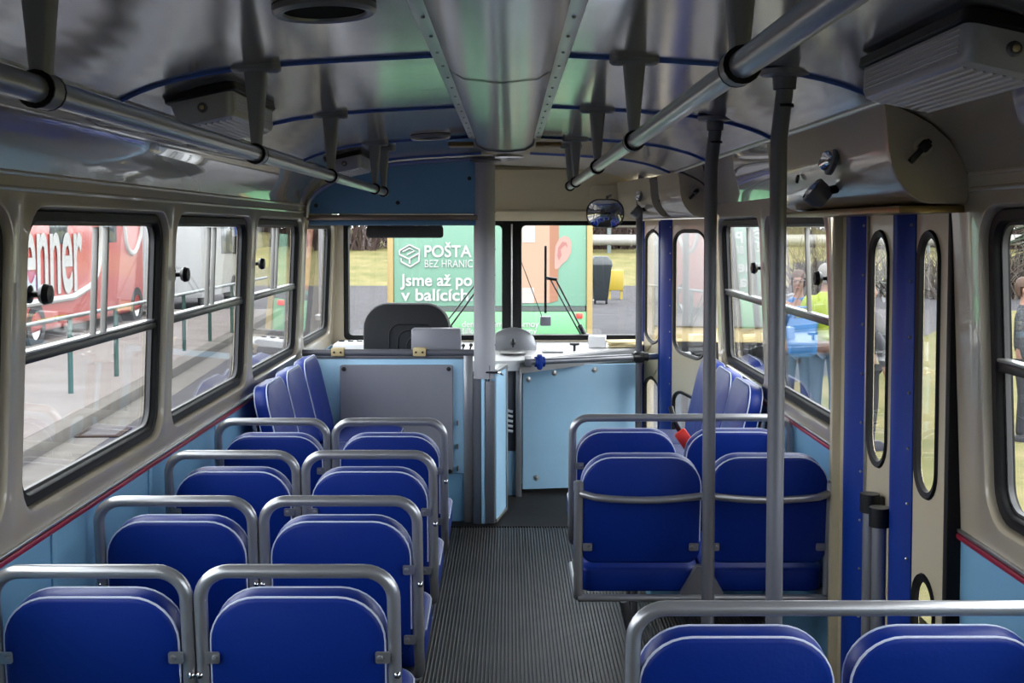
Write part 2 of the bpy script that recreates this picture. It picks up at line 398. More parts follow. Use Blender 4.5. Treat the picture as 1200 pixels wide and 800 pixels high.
# ------------------------------------------------------------------ front of the bus
yF = YF
WX0, WXM0, WXM1, WX1 = -1.045, -.035, .065, .86
fw = MB()
def pane_cell(x0, x1, hx0, hx1, z0=.88, z1=1.70, hz0=.915, hz1=1.645, r=.03):
    def lp(a0, a1, b0, b1, q, y): return [((a0+a1)/2+u, y, (b0+b1)/2+v) for u, v in rr(a1-a0, b1-b0, q, n=5)]
    fw.loft([lp(x0, x1, z0, z1, .0005, yF), lp(hx0-.008, hx1+.008, hz0-.008, hz1+.008, r, yF), lp(hx0, hx1, hz0, hz1, r, yF+.01), lp(hx0, hx1, hz0, hz1, r, yF+.06)], False, False)
pane_cell(CX-1.12, .015, WX0, WXM0); pane_cell(.015, .93, WXM1, WX1)
fw.box(CX-1.12, CX+.95, yF, yF+.05, -.3, .88)
wfront = struct(fw.build('wall_front', M['cream']), 'cream front wall around the windscreen')
for i, (a, c) in enumerate(((WX0, WXM0), (WXM1, WX1))):
    nwin += 1
    root = struct(bpy.data.objects.new('window_%d' % nwin, None), ('driver side', 'door side')[i]+' half of the windscreen'); COL.objects.link(root)
    def lp(g, y): return [((a+c)/2+u, y, 1.28+v) for u, v in rr(c-a-2*g, .73-2*g, .03, n=5)]
    b = MB(); L = [lp(-.018, yF+.05), lp(-.018, yF-.006), lp(-.01, yF-.012), lp(.012, yF-.008), lp(.014, yF+.05)]; b.loft(L+[L[0]], False, False)
    b.build('rubber_seal', M['rubber'], root)
    b = MB(); b.loft([lp(.0, yF+.03), lp(.0, yF+.036)]); b.build('glazing', GL, root)
b = MB(); b.box(-.045, .075, yF-.014, yF+.01, .90, 1.66, .006); trim(b, M['rubber'], 'black centre post of the windscreen')
b = MB(); b.tube([(.015, yF-.018, .92), (.015, yF-.018, 1.64)], .006, 8); trim(b, M['alu'], 'thin bright line on the windscreen centre post')
# cream header above the windscreen
hd = MB(); pf = [(yF+.02, 1.665), (yF-.03, 1.66), (yF-.05, 1.70), (yF-.055, 1.72), (yF-.04, 1.735), (yF-.03, 1.90), (yF-.02, 1.985), (yF+.02, 2.02)]
hd.loft([[(x, y, z) for y, z in pf] for x in (CX-1.06, CX+.98)], True, True)
header = struct(hd.build('wall_front_header', M['cream_door']), 'cream header panel above the windscreen')
b = MB(); L = [[(.66+u, yF-.036-t, 1.80+v) for u, v in rr(.30-q, .17-q, .03)] for q, t in ((0, 0), (0, .005), (.012, .008))]; b.loft(L, False, True); b.build('access_panel', M['cream_door'], header)
# coving end closures
b = MB(); b.loft([[(CX-1.10, 6.52, 1.65), (CX-1.10, yF, 1.65)], [(CX-.9, 6.52, 1.66), (CX-.9, yF, 1.66)]], False, False, closed=False)
trim(b, M['cream'], 'beige soffit over the driver quarter window')

# driver partition
PY = 6.50
part = thing('driver_partition', 'light blue half-height partition behind the driver seat', 'partition', (-.66, PY, 0))
b = MB(); b.box(-.46, .415, 0, .025, .27, .90, .003); b.build('panel', M['lblue'], part)
b = MB(); b.box(-.45, .41, .015, .035, 0, .27, .003); b.build('kick_panel', M['wblue'], part)
b = MB(); b.box(.41, .46, -.01, .04, 0, .93, .004); b.box(-.465, -.445, -.005, .03, 0, .93, .004); b.build('post', M['steel'], part)
b = MB(); b.tube([(-.47, .0, .935), (.50, .0, .935)], .019, 14); b.box(-.45, .43, -.006, .02, .902, .92, .003); b.build('top_rail', M['darksteel'], part)
for x in (-.275, .17):
    b = MB(); b.box(x-.035, x+.035, -.03, .028, .917, .962, .006); c = b.build('rail_clip', M['beige'], part)
    for q in (-.018, .018): b = MB(); b.lathe([(.001, 0), (.006, 0), (.006, .004), (.001, .005)], T(x+q, -.031, .94) @ rotX(90), 10); b.build('screw', M['blackp'], c)
b = MB(); L = [[(.045+u, -.012-t, .57+v) for u, v in rr(.615-q, .60-q, .012)] for q, t in ((0, 0), (0, .018), (.006, .022))]; b.loft(L); gp = b.build('cover_plate', M['greypanel'], part, label='grey sheet cover plate')
for x, z in ((-.24, .85), (.33, .85), (.335, .29)): b = MB(); b.lathe([(.001, 0), (.012, 0), (.012, .008), (.001, .01)], T(x, -.035, z) @ rotX(90), 12); b.build('bumper_stud', M['blackp'], gp)
for z in (.30, .42, .55): b = MB(); b.box(.372, .380, -.02, -.005, z-.014, z+.014, .003); b.build('hinge', M['darksteel'], part)
# overhead blue panel with arch
ov = thing('overhead_panel', 'blue overhead panel with arched top above the driver partition', 'panel', (-.6, 6.44, 1.69))
top = [(x, ceil_z(x)-.035) for x in [CX-.90+i*.03 for i in range(0, 27)] if x < -.115]
left = [(CX-1.065, 1.72), (CX-1.05, 1.755), (CX-1.02, 1.79), (CX-.98, 1.82), (CX-.93, 1.848)]
poly = [(-.115, 1.69), *[(x, z) for x, z in top[::-1]], *left[::-1], (CX-1.065, 1.69)]
b = MB(); b.loft([[(x+.6, 0, z-1.69) for x, z in poly], [(x+.6, .02, z-1.69) for x, z in poly]]); b.build('panel', M['dblue'], ov)
b = MB(); b.tube([(x+.6, -.006, z-1.69+.012) for x, z in [(CX-1.07, 1.66)]+left+top], .014, 8); b.build('arch_trim', M['alu'], ov)
b = MB(); b.box(-.49, .485, -.015, .03, -.035, -.005, .005); b.build('bottom_rail', mat('brownish rail', '#8b7f76', .3, metal=.6), ov)
b = MB(); b.box(-.48, .485, -.005, .03, -.062, -.035, .004); b.build('lower_strip', M['dblue'], ov)
b = MB(); b.tube([(-.12+.6-.006, -.004, .0), (-.12+.6-.006, -.004, .30)], .007, 8); b.build('edge_trim', M['blackp'], ov)
for x, z in ((-.44, .045), (.0, .06), (.385, .19)):
    b = MB(); b.lathe([(.001, 0), (.011, 0), (.011, .004), (.001, .006)], T(x, 0, z) @ rotX(90), 12); b.build('screw', M['blackp'], ov)
# column
col = thing('column', 'pale grey round column between driver partition and aisle', 'column', (-.135, 6.47, 0))
b = MB(); b.tube([(0, 0, .80), (0, 0, 2.0)], .058, 28); b.build('shaft', M['colgrey'], col)
b = MB(); b.tube([(-.02, .02, 0), (-.02, .02, .80)], .045, 16); b.build('foot', M['darksteel'], col)
b = MB(); b.lathe([(.06, 0), (.09, 0), (.09, .012), (.06, .02)], T(0, 0, 1.985) @ Matrix.Scale(-1, 4, (0, 0, 1)), 24); b.build('top_flange', M['darksteel'], col)
for z in (1.36, 1.5, 1.70, 1.10, .98): b = MB(); b.ball((.056, -.012, z), .005, seg=8); b.build('rivet', M['darksteel'], col)
# cab door, swung open at the column
dr = thing('cab_door', 'light blue half-height cab door standing open beside the column', 'door', (-.132, 6.42, 0.012), rz=R(-11))
b = MB(); b.box(.0, .055, .035, .33, 0.02, .815, .004); b.build('door_panel', M['lblue'], dr)
b = MB(); b.box(.03, .060, .30, .34, .0, .82, .003); b.box(.0, .06, .03, .33, 0, .022, .003); b.box(.0, .06, .03, .33, .815, .835, .003); b.build('frame_edge', M['alu'], dr)
b = MB(); b.box(.0, .05, .0, .035, 0, .775, .004); b.build('edge_strip', M['darksteel'], dr)
b = MB(); b.box(-.02, -.002, -.005, .05, 0, .82, .003); b.build('hinge_plate', M['lblue'], dr)
b = MB(); b.tube([(.02, .01, .77), (.02, .01, .86)], .008, 10); b.tube(fillet([(-.03, -.0, .825), (.075, 0, .825), (.085, .06, .805)], .02), .007, 8); b.build('latch', M['chrome'], dr)
# service post and coil behind the door
sp = thing('service_frame', 'grey upright frame with ribbed pale coil behind the open cab door', 'frame', (-.035, 7.14, 0))
b = MB(); b.box(.072, .108, -.03, .05, 0, .80, .004); b.build('post', M['steel'], sp)
b = MB(); b.box(-.16, .072, .02, .05, .27, .78, .003); b.build('back_plate', M['darksteel'], sp)
b = MB(); b.box(-.16, .108, -.01, .05, .775, .80, .004); b.build('top_bar', M['steel'], sp)
b = MB(); b.box(-.16, .072, .01, .05, .0, .27, .003); b.build('kick_panel', M['lblue'], sp)
b = MB()
for k in range(5): b.tube([(.015, .0, .40+k*.03), (.056, -.002, .392+k*.03)], .009, 10)
b.build('coil', M['white'], sp)
# front light blue panel
fp = thing('front_panel', 'large light blue modesty panel in front of the aisle end', 'panel', (.075, 7.185, 0), rz=R(9))
b = MB(); b.box(.005, .745, .0, .018, .03, .785, .004); b.build('sheet', M['lblue'], fp)
for x, z in ((.04, .70), (.20, .735), (.45, .75), (.09, .10)):
    b = MB(); b.lathe([(.001, 0), (.017, 0), (.017, .005), (.006, .007), (.006, .011), (.001, .012)], T(x, 0, z) @ rotX(90), 14); b.build('rosette', M['alu'], fp)
# driver dash
dash = thing('dashboard', 'wide white dashboard desk below the windscreen', 'dashboard', (0, 7.4, .85))
def slab(px, zt0, zt1, h): return None
pts = [(-1.08, 7.05), (-.86, 6.98), (-.3, 6.98), (.06, 7.0), (.32, 7.17), (.57, 7.34), (.83, 7.46), (.86, 7.655), (-1.1, 7.655)]
def dz_(y): return .835+(y-7.0)*.075
b = MB(); b.loft([[(x, y-7.4, dz_(y)-.85-t) for x, y in pts] for t in (.06, .004, 0)][::1]); b.build('desk_top', M['white'], dash)
b = MB(); fr = pts[3:7]; b.loft([[(x, y-7.415, dz_(y)-.85-.075) for x, y in fr], [(x, y-7.42, dz_(y)-.85-.01) for x, y in fr]], False, False, closed=False); b.build('fascia', M['dashgrey'], dash)
b = MB(); P3 = [(x, max(y+.06, 7.36 if x > 0 else 0)) for x, y in pts[:-2]]+[(.86, 7.65), (-1.1, 7.65)]; b.loft([[(x, y-7.4, -.60-.22) for x, y in P3], [(x, y-7.4, dz_(y)-.85-.06) for x, y in P3]]); b.build('cabinet', M['dashgrey'], dash)
b = MB(); b.box(-1.06, -.82, 7.12-7.4, 7.34-7.4, .0, .075, .02, m=T(0, 0, 0)); ip = b.build('instrument_box', M['white'], dash)
b = MB()
for k in range(5): b.box(-1.035+k*.043, -1.01+k*.043, -.284, -.278, .02, .03, .002)
b.build('slot', M['blackp'], ip)
b = MB()
for k in range(4): b.lathe([(.001, 0), (.018, 0), (.018, .008), (.001, .01)], T(-1.02+k*.055, -.16, .075), 14)
b.build('gauge', M['blackp'], ip)
for x, y in ((-.29, 7.2), (-.245, 7.22), (-.20, 7.24)):
    b = MB(); z = dz_(y)-.85; b.tube([(x, y-7.4, z), (x+.012, y-7.41, z+.05)], .006, 8); b.ball((x+.012, y-7.41, z+.055), .012, seg=10); b.build('switch', M['blackp'], dash)
y = 7.33; b = MB(); z = dz_(y)-.85; b.tube([(.40, y-7.4, z), (.40, y-7.4, z+.035)], .009, 10); b.lathe([(.001, 0), (.03, 0), (.03, .014), (.001, .016)], T(.40, y-7.4, z+.035), 16); b.build('lever', M['blackp'], dash)
b = MB(); b.box(.20, .33, 7.25-7.4, 7.37-7.4, .0, .004, .001, m=T(0, 0, dz_(7.3)-.85+.002)); b.build('grey_flap', M['dashgrey'], dash)
# fare shield and tray
sh = thing('fare_shield', 'grey domed fare shield behind a small round tray on the dash', 'fare tray', (.022, 7.36, dz_(7.3)+.035))
b = MB(); b.lathe([(.146, -.04), (.146, 0), (.143, .02), (.128, .050), (.10, .080), (.06, .10), (.02, .11), (.001, .111)], Matrix.Diagonal((1, .5, 1, 1)), 28, 0, pi); b.lathe([(.146, -.04), (.146, 0), (.128, .05), (.10, .080), (.06, .10), (.001, .111)], T(0, .0, 0) @ Matrix.Diagonal((1, -.14, 1, 1)), 28, 0, pi)
b.build('shield', M['steel'], sh)
b = MB(); b.lathe([(.001, .0), (.085, 0), (.09, .01), (.08, .013), (.001, .010)], T(.0, -.13, -.035), 28); b.build('tray', M['alu'], sh)
b = MB(); b.ball((.0, -.10, .025), .018, .018, .02, 12); b.tube([(0, -.10, -.005), (0, -.10, .05)], .006, 8); b.build('knob', M['blackp'], sh)
wbx = thing('box', 'small white box lying on the dash next to papers', 'box', (.55, 7.46, dz_(7.46)+.001), rz=R(-6))
b = MB(); b.box(-.055, .055, -.05, .05, 0, .072, .006); b.build('carton', M['white'], wbx)
b = MB(); b.box(-.058, -.054, -.03, .01, .02, .05, .001); b.build('dark_slot', M['blackp'], wbx)
for k, (dx, a, lb) in enumerate(((0, 3, 'bottom sheet of the folded papers on the dash'), (.02, -7, 'middle folded paper in the small pile on the dash'), (-.01, 10, 'topmost folded yellowish paper on the dash'))):
    p = tag(MB().box(-.10, .10, -.05, .05, 0, .010, .003).build('folded_paper', M['paper']), lb, 'paper', 'papers on the dash'); p.location = (.72+dx, 7.46, dz_(7.46)+.008+k*.0115); p.rotation_euler = (R(4.3), 0, R(a))
# driver seat
ds = thing('driver_seat', 'black high-backed driver seat behind the partition', 'seat', (-.595, 6.93, 0))
b = MB(); L = []
for y, g in ((-.06, .03), (-.055, .006), (-.035, 0), (.03, 0), (.05, .01), (.06, .05)):
    L.append([(u, y, .87+v) for u, v in rr(.50-2*g, .62-2*g, .14-g*.5, .05, 8)])
b.loft(L); bk = b.build('backrest', M['black'], ds)
b = MB()
for k in range(3): b.tube(fillet([(-.10+k*.05, -.064, .62), (-.10+k*.05, -.064, 1.06-.035*k), (.16-.02*k, -.064, 1.06-.035*k), (.20-.02*k, -.064, .62)], .06), .004, 6)
b.build('seam', M['black'], bk)
b = MB(); b.box(-.24, .24, .03, .48, .42, .54, .05); b.build('seat', M['black'], ds)
b = MB(); b.lathe([(.06, .08), (.06, .42)], None, 16); b.box(-.2, .2, .0, .45, .02, .08, .01); b.build('pedestal', M['darksteel'], ds)
tb = thing('ticket_box', 'grey sheet metal ticket box in front of the driver seat back', 'box', (-.405, 6.60, .90))
b = MB(); b.box(-.137, .137, -.03, .06, 0, .160, .012); b.build('body', M['greypanel'], tb)
for x in (-.115, .115): b = MB(); b.ball((x, -.032, .02), .007, seg=8); b.build('screw', M['darksteel'], tb)
# sun visor
sv = thing('sun_visor', 'long black sun visor hanging above the driver windscreen', 'visor', (-.66, 7.55, 1.65))
b = MB(); L = [[(u, t, -.055+v) for u, v in rr(.485-q, .085-q, .03, .02)] for q, t in ((.008, -.008), (0, -.004), (0, .008), (.008, .012))]; b.loft(L); b.build('blade', M['vis'], sv)
for x in (-.1, .07, .14): b = MB(); b.box(x-.015, x+.015, -.012, .02, -.02, .02, .004); b.build('clip', M['alu'], sv)
# interior mirror
im = thing('rear_view_mirror', 'rounded convex rear-view mirror below the cream header', 'mirror', (.56, 7.0, 1.70), rz=R(-8))
b = MB(); L = [[(u, t, v) for u, v in rr(.222-q, .170-q, .075)] for q, t in ((.05, .04), (.01, .03), (0, .01), (0, -.004), (.012, -.012))]; b.loft(L, True, False); b.build('housing', M['blackp'], im)
b = MB(); L = [[(u, t, v) for u, v in rr(.205-q, .153-q, .068-q*.4)] for q, t in ((0, -.010), (.05, -.016), (.10, -.0195), (.14, -.021))]; b.loft(L, False, True); b.build('mirror_glass', M['mirror'], im, ang=60)
b = MB(); b.tube(fillet([(0, .03, .03), (0, .2, .10), (0, .56, .12)], .08), .009, 10); b.build('arm', M['blackp'], im)
# outside wipers
def wiper(x, top, bot, blade, label):
    w = thing('windscreen_wiper', label, 'wiper', (x, yF+.10, .9))
    b = MB(); b.tube([(0, 0, 0), (top[0]-x, .02, top[1]-.9)], .006, 8); b.tube([(-.035, 0, .02), (top[0]-x-.035, .02, top[1]-.9)], .005, 8); b.tube([(0, -.005, -.0), ((top[0]-x)*.22, 0, (top[1]-.9)*.22)], .016, 10); b.build('arm', M['blackp'], w)
    if blade:
        b = MB(); b.box(blade[0]-x-.008, blade[0]-x+.008, .015, .035, blade[1]-.9, blade[2]-.9, .003); b.tube([(top[0]-x+.01, .02, top[1]-.905), (blade[0]-x, .025, top[1]-.895)], .011, 8); b.build('blade', M['blackp'], w)
    b = MB(); b.lathe([(.03, 0), (.03, .05), (.001, .055)], T(0, .03, 0) @ rotX(90), 16); b.build('spindle', M['blackp'], w)
wiper(.50, (.30, 1.285), 0, (.235, 1.06, 1.50), 'black wiper with upright blade outside the door side windscreen')
wiper(-.44, (-.17, 1.27), 0, (-.10, 1.12, 1.55), 'wiper resting diagonally outside the driver windscreen behind the column')
ab = thing('aerial_box', 'small grey box with a thin wire on the outside of the windscreen', 'box', (.235, yF+.10, 1.01))
b = MB(); b.box(-.035, .035, -.015, .03, -.03, .03, .006); b.build('body', M['greypanel'], ab)
b = MB(); b.tube([(-.02, 0, .02), (-.19, .0, .47)], .003, 6); b.build('wire', M['blackp'], ab)

# ------------------------------------------------------------------ seats
def cushion_loops(w, h, rt, rb, t, place, dome=.014, n=8):
    prof = [(.012, .0), (.003, .004), (0, .010), (0, t-.012), (.004, t-.004), (.016, t), (.05, t+dome*.55), (.10, t+dome), (.16, t+dome*1.15)]
    return [[place(u, v, d) for u, v in rr(w-2*g, h-2*g, max(rt-g, .012), max(rb-g, .012), n)] for g, d in prof]
def ring(w, h, rt, rb, d, place, n=8): return [place(u, v, d) for u, v in rr(w, h, rt, rb, n)]
def backrest(parent, cx, zc, w, h, tilt, t=.062, y0=0, zpiv=.42):
    mm = T(cx, y0, zpiv) @ rotX(tilt)
    pl = lambda u, v, d: mm @ Vector((u, d, zc-zpiv+v))
    b = MB(); b.loft(cushion_loops(w, h, .102, .045, t, pl)); bk = b.build('backrest', M['navy'], parent, ang=60)
    for dd in (.006, t-.006):
        q = ring(w-.004, h-.004, .100, .045, dd, pl); m_ = len(q)//2; q = [q[-1]]+q[:m_+1]
        q[0] = q[0].lerp(q[1], .02); b = MB(); b.tube([q[0].lerp(q[1], .12)]+q[1:-1]+[q[-1].lerp(q[-2], -6.0) if False else q[-1]], .0029, 6); b.build('piping', M['piping'], bk)
    return bk
def cushion(parent, cx, w, d, z, y0, slope=4, t=.085, piped=True):
    mm = T(cx, y0, z) @ rotX(slope)
    pl = lambda u, v, q: mm @ Vector((u, d/2+v, q))
    b = MB(); b.loft(cushion_loops(w, d, .09, .05, t, pl)); cu = b.build('seat_cushion', M['navy'], parent, ang=60)
    if not piped: return
    q = ring(w-.004, d-.004, .088, .05, t-.008, pl); m_ = len(q)//2; q = [q[-1]]+q[:m_+1]
    b = MB(); b.tube([q[0].lerp(q[1], .12)]+q[1:], .0029, 6); b.build('piping', M['piping'], cu)
def lug(parent, x, z, tilt, sd, y0=0):
    mm = T(x, y0, .42) @ rotX(tilt)
    b = MB(); L = [[mm @ Vector((u, -.004-q, z-.42+v)) for u, v in rr(.032, .026, .005)] for q in (0, .004)]; b.loft(L); b.lathe([(.001, 0), (.007, 0), (.006, .004), (.001, .005)], mm @ T(-sd*.006, -.008, z-.42) @ rotX(90), 10)
    b.build('bracket', M['steel'], parent)
def leg(parent, p, q, r=.014, m='darksteel'):
    b = MB(); b.tube([p, q], r, 10); b.lathe([(.001, 0), (.035, 0), (.035, .006), (.016, .010)], T(*q), 14); b.build('leg', M[m], parent)
TILT = 7
def frame_pts(x0, x1, ztop, tilt):
    tn_ = math.tan(R(tilt)); yt = -tn_*(ztop-.42)
    return lambda x, z: (x, -tn_*(z-.42), z)
def single_seat(label, loc, group):
    s = thing('passenger_seat', label, 'seat', loc, 0, group)
    hw = .2055; f = frame_pts(-hw, hw, .885, TILT)
    pts = [(-hw+.07, .17, .368), (-hw, .035, .375), f(-hw, .46), f(-hw, .885), f(hw, .885), f(hw, .46), (hw, .035, .375), (hw-.07, .17, .368)]
    b = MB(); b.tube(fillet(pts, .062, 8), .0148, 14); b.build('handle_frame', M['steel'], s)
    for q in (.14, .34): b = MB(); b.tube([(-hw+.05, q, .366), (hw-.05, q, .366)], .011, 10); b.build('cross_bar', M['darksteel'], s)
    backrest(s, 0, .640, .376, .385, TILT, y0=-.012)
    cushion(s, 0, .432, .40, .386, .06)
    for sd in (-1, 1):
        for z in (.70, .50): lug(s, sd*.182, z, TILT, sd, -.012)
        b = MB(); b.ball((sd*(hw+.006), f(0, .655)[1]-.012, .655), .009, seg=10); b.build('bolt', M['chrome'], s)
    leg(s, (-.10, .34, .37), (-.10, .34, 0)); leg(s, (.10, .34, .37), (.10, .34, 0)); leg(s, (-.10, .14, .37), (-.10, .14, 0)); leg(s, (.10, .14, .37), (.10, .14, 0))
    return s
rows = [2.50, 3.155, 3.81, 4.465]
names = ['nearest row', 'second row from the picture bottom', 'third row from the picture bottom', 'row just behind the side bench']
proto = None
for i, y in enumerate(rows):
    for sd, x in (('aisle', -.452), ('window', -.893)):
        lb = 'single blue passenger seat with grey handle, left %s side, %s' % (sd, names[i])
        if proto is None: proto = single_seat(lb, (x, y+.06, 0), 'single blue seats in pairs on the left')
        else:
            c = copy_tree(proto); c.location = (x, y+.06, 0); c['label'] = lb
def double_seat(label, loc, x0, x1, bw, handle=True, tilt=TILT, inset=.10):
    s = thing('double_passenger_seat', label, 'seat', loc)
    f = frame_pts(x0, x1, .885, tilt); xm = (x0+x1)/2; q = (x1-x0)/4+.002
    if handle:
        pts = [(x0+.07, .17, .368), (x0, .035, .375), f(x0, .46), f(x0, .885), f(x1, .885), f(x1, .46), (x1, .035, .375), (x1-.07, .17, .368)]
        b = MB(); b.tube(fillet(pts, .062, 8), .0148, 14); b.build('handle_frame', M['steel'], s)
        for q_ in (.14, .34): b = MB(); b.tube([(x0+.05, q_, .366), (x1-.05, q_, .366)], .011, 10); b.build('cross_bar', M['darksteel'], s)
        bz, bh = .640, .385
    else:
        for x in (x0, x1):
            b = MB(); b.tube(fillet([(x, .40, .36), (x, .0, .36), f(x, .46), f(x, .76)], .04), .0155, 14); b.lathe([(.0175, 0), (.0175, .03), (.012, .034), (.001, .036)], T(x, f(x, .735)[1], .735), 14); b.build('side_tube', M['steel'], s)
        b = MB(); path = []
        for k in range(17):
            t = k/16; x = x0+(x1-x0)*t; sag = .016*abs(sin(2*pi*t)); p = f(x, .728-sag); path.append((x, p[1]-.03+.016*0-.010, p[2]))
        b.tube([(x0, f(x0, .728)[1]-.0, .728)]+path[1:-1]+[(x1, f(x1, .728)[1]-.0, .728)], .0125, 12); b.build('back_bar', M['steel'], s)
        for q_, z_ in ((0, .362), (.34, .352)): b = MB(); b.tube([(x0, q_, z_), (x1, q_, z_)], .0125, 12); b.build('cross_bar', M['steel'], s)
        b = MB()
        b.loft([[(xm-.085, y, .355), (xm+.085, y, .355), (xm+.02, y, .47), (xm-.02, y, .47)] for y in (-.002, .03)]); b.build('gusset', M['darksteel'], s)
        bz, bh = .668, .37
    for sd in (-1, 1):
        cx = xm+sd*q
        backrest(s, cx, bz, bw, bh, tilt, y0=-.012 if handle else -.008)
        cushion(s, cx, bw+(.03 if handle else .015), .40, .392 if handle else .372, .065 if handle else .03, slope=4 if handle else 5, piped=handle)
        if handle:
            for z in (.70, .50): lug(s, (x0 if sd < 0 else x1)-sd*.028, z, tilt, sd, -.012)
        else: lug(s, (x0 if sd < 0 else x1)-sd*.030, .545, tilt, sd, -.008); lug(s, xm+sd*.035, .545, tilt, -sd, -.008)
    if handle:
        for x in (x0+inset, x1-inset):
            leg(s, (x, .34, .37), (x, .34, 0)); leg(s, (x, .14, .37), (x, .14, 0))
    return s
s1 = double_seat('blue double seat without grab handle, seen from behind past two upright poles', (0, 3.99, 0), .232, 1.075, .400, handle=False, tilt=6)
for p, q in (((.385, .0, .36), (.475, .34, .0)), ((.92, .0, .36), (.92, .34, 0))): leg(s1, p, q, .017, 'steel')
double_seat('blue double seat with wide grey handle ahead of the handleless pair', (0, 4.62, 0), .243, 1.082, .385, inset=.26)
double_seat('blue double seat with wide grey handle at the picture bottom near the folding door', (0, 2.31, 0), .238, 1.045, .378)
# side benches over the wheel arches
def side_seat(label, x, y, rz, group):
    s = thing('side_bench_seat', label, 'seat', (x, y, .0), rz, group)
    backrest(s, 0, .735, .44, .42, 13, t=.065, zpiv=.53)
    cushion(s, 0, .44, .40, .46, .04, slope=2)
    for sd in (-1, 1): b = MB(); b.tube([(sd*.19, -.012, .45), (sd*.19, -.085, .80)], .012, 10); b.build('back_frame', M['alu'], s)
    b = MB(); b.box(-.21, .21, .05, .40, .40, .46, .008); b.build('base_rail', M['darksteel'], s)
    return s
ps = None
for side, rz, x, ys in (('left', -90, -1.0, (5.22, 5.69, 6.16)), ('right', 90, .985, (5.19, 5.63, 6.07))):
    for k, y in enumerate(ys):
        lb = 'blue sideways bench seat on the %s, %s' % (side, ['nearest the camera in its row', 'middle seat of three in its row', 'at the front end of its row'][k])
        if ps is None: ps = side_seat(lb, x, y, R(rz), 'sideways bench seats over the wheel arches')
        else:
            c = copy_tree(ps); c.location = (x, y, 0); c.rotation_euler = (0, 0, R(rz)); c['label'] = lb
for sd, y0, y1, nm in ((-1, 5.0, 6.44, 'driver'), (1, 5.05, 6.24, 'door')):
    b = MB(); x = CX+sd*1.115; b.box(*sorted((x, x-sd*.50)), y0, y1, 0, .40, .03)
    w = b.build('wheel_arch_box', M['wblue']); tag(w, 'blue wheel arch box under the %s side bench' % nm, 'box')
# seat belt
sb = thing('seat_belt', 'black seat belt with red buckle beside the side bench', 'seat belt', (.668, 4.70, .775))
b = MB(); b.tube(fillet([(.10, .10, -.10), (.03, .02, .0), (-.02, -.05, .075), (-.03, 0, .13)], .03), .010, 8); b.build('strap', M['blackp'], sb)
b = MB(); b.box(-.025, .025, -.014, .014, -.04, .04, .008, m=T(.02, -.05, .01) @ rotY(-35)); b.build('buckle', M['redp'], sb)

# ------------------------------------------------------------------ handrails, poles, lights
def ceiling_rail(label, x, z, y0, y1, ys):
    r = thing('ceiling_handrail', label, 'handrail', (x, (y0+y1)/2, z))
    yc = (y0+y1)/2
    b = MB(); b.tube([(0, y0-yc, 0), (0, y1-yc, 0)], .0175, 16); b.ball((0, y1-yc, 0), .0175, seg=14); b.build('tube', M['rail'], r)
    for y in ys:
        zc = ceil_z(x)-z
        b = MB()
        L = []
        for t in (0, .12, .5, .85, 1):
            zz = zc-.012+(0-(zc-.012))*t; w = .034-.018*min(1, t*1.2); d = .020-.004*t
            L.append([(u, y-yc+v, zz) for u, v in rr(w*1.5, d*2, .008, n=3)])
        b.loft(L)
        b.loft([[(u, y-yc+v, zc+q) for u, v in rr(.115-e, .05-e, .02, n=4)] for q, e in ((-.016, .012), (-.010, 0), (.006, 0))])
        b.tube([(0, y-yc-.018, 0), (0, y-yc+.018, 0)], .0235, 16)
        b.build('bracket', M['bracket'], r)
        for q in (-.019, .019): b = MB(); b.tube([(0, y-yc+q-.002, 0), (0, y-yc+q+.002, 0)], .0242, 16); b.build('clamp_ring', M['rubber'], r)
    return r
ceiling_rail('grey ceiling handrail along the left side over the window seats', -.583, 1.782, -1.2, 5.62, [.25, 1.5, 2.77, 3.92, 5.2, 5.56])
ceiling_rail('grey ceiling handrail over the aisle, right of the centre duct', .287, 1.812, -1.2, 5.75, [.25, 1.5, 2.77, 3.92, 5.2, 5.68])
def pole(label, x, y, zb, diam=.042, dx=0, zt=None, name='pole'):
    zc = zt or ceil_z(x)
    p = thing('stanchion_pole', label, 'pole', (x, y, zb))
    h = zc-zb
    b = MB(); b.tube(fillet([(0, 0, 0), (0, 0, h-.16), (dx, 0, h-.05), (dx, 0, h-.045)], .15), diam/2, 18); b.build('tube', M['darksteel'], p)
    b = MB(); b.tube([(dx, 0, h-.075), (dx, 0, h-.03)], diam/2*.80, 14); b.tube([(dx, 0, h-.085), (dx, 0, h-.078)], diam/2*1.12, 14); b.build('collar', M['rubber'], p)
    b = MB(); b.lathe([(.026, -.04), (.028, -.012), (.055, -.008), (.058, .004)], T(dx, 0, h-.004), 20); b.build('ceiling_flange', M['darksteel'], p)
    b = MB(); b.lathe([(.05, 0), (.05, .006), (.028, .014)], None, 18); b.build('floor_flange', M['darksteel'], p)
pole('upright grey pole standing nearest, beside the door step', .622, 2.77, .0, .039, .012)
pole('upright grey pole between the backs of the handleless double seat', .652, 3.875, .0, .042, .012)
pole('thin upright grey pole at the far end beside the blue front panel', .775, 7.13, .0, .040, .012, zt=1.985)
# barrier rail at the front with clamps
br = thing('barrier_rail', 'horizontal grey rail above the blue front panel', 'rail', (.45, 7.03, .833))
b = MB(); b.tube([(-.335, -.075, 0), (.325, .075, .012), (.64, .15, .018)], .019, 14); b.build('tube', M['rail'], br)
b = MB(); b.box(-.36, -.32, -.10, .06, -.028, .02, .004); b.build('end_socket', M['darksteel'], br)
b = MB(); b.tube([(-.30, -.067, 0), (-.245, -.055, 0)], .031, 14); b.box(-.29, -.256, -.095, -.03, -.046, .044, .012); b.build('blue_clamp', M['bluestrip'], br)
b = MB(); b.tube([(.285, .066, .012), (.375, .086, .013)], .027, 14); b.box(.295, .355, .05, .13, -.022, .045, .01); b.build('black_clamp', M['blackp'], br)
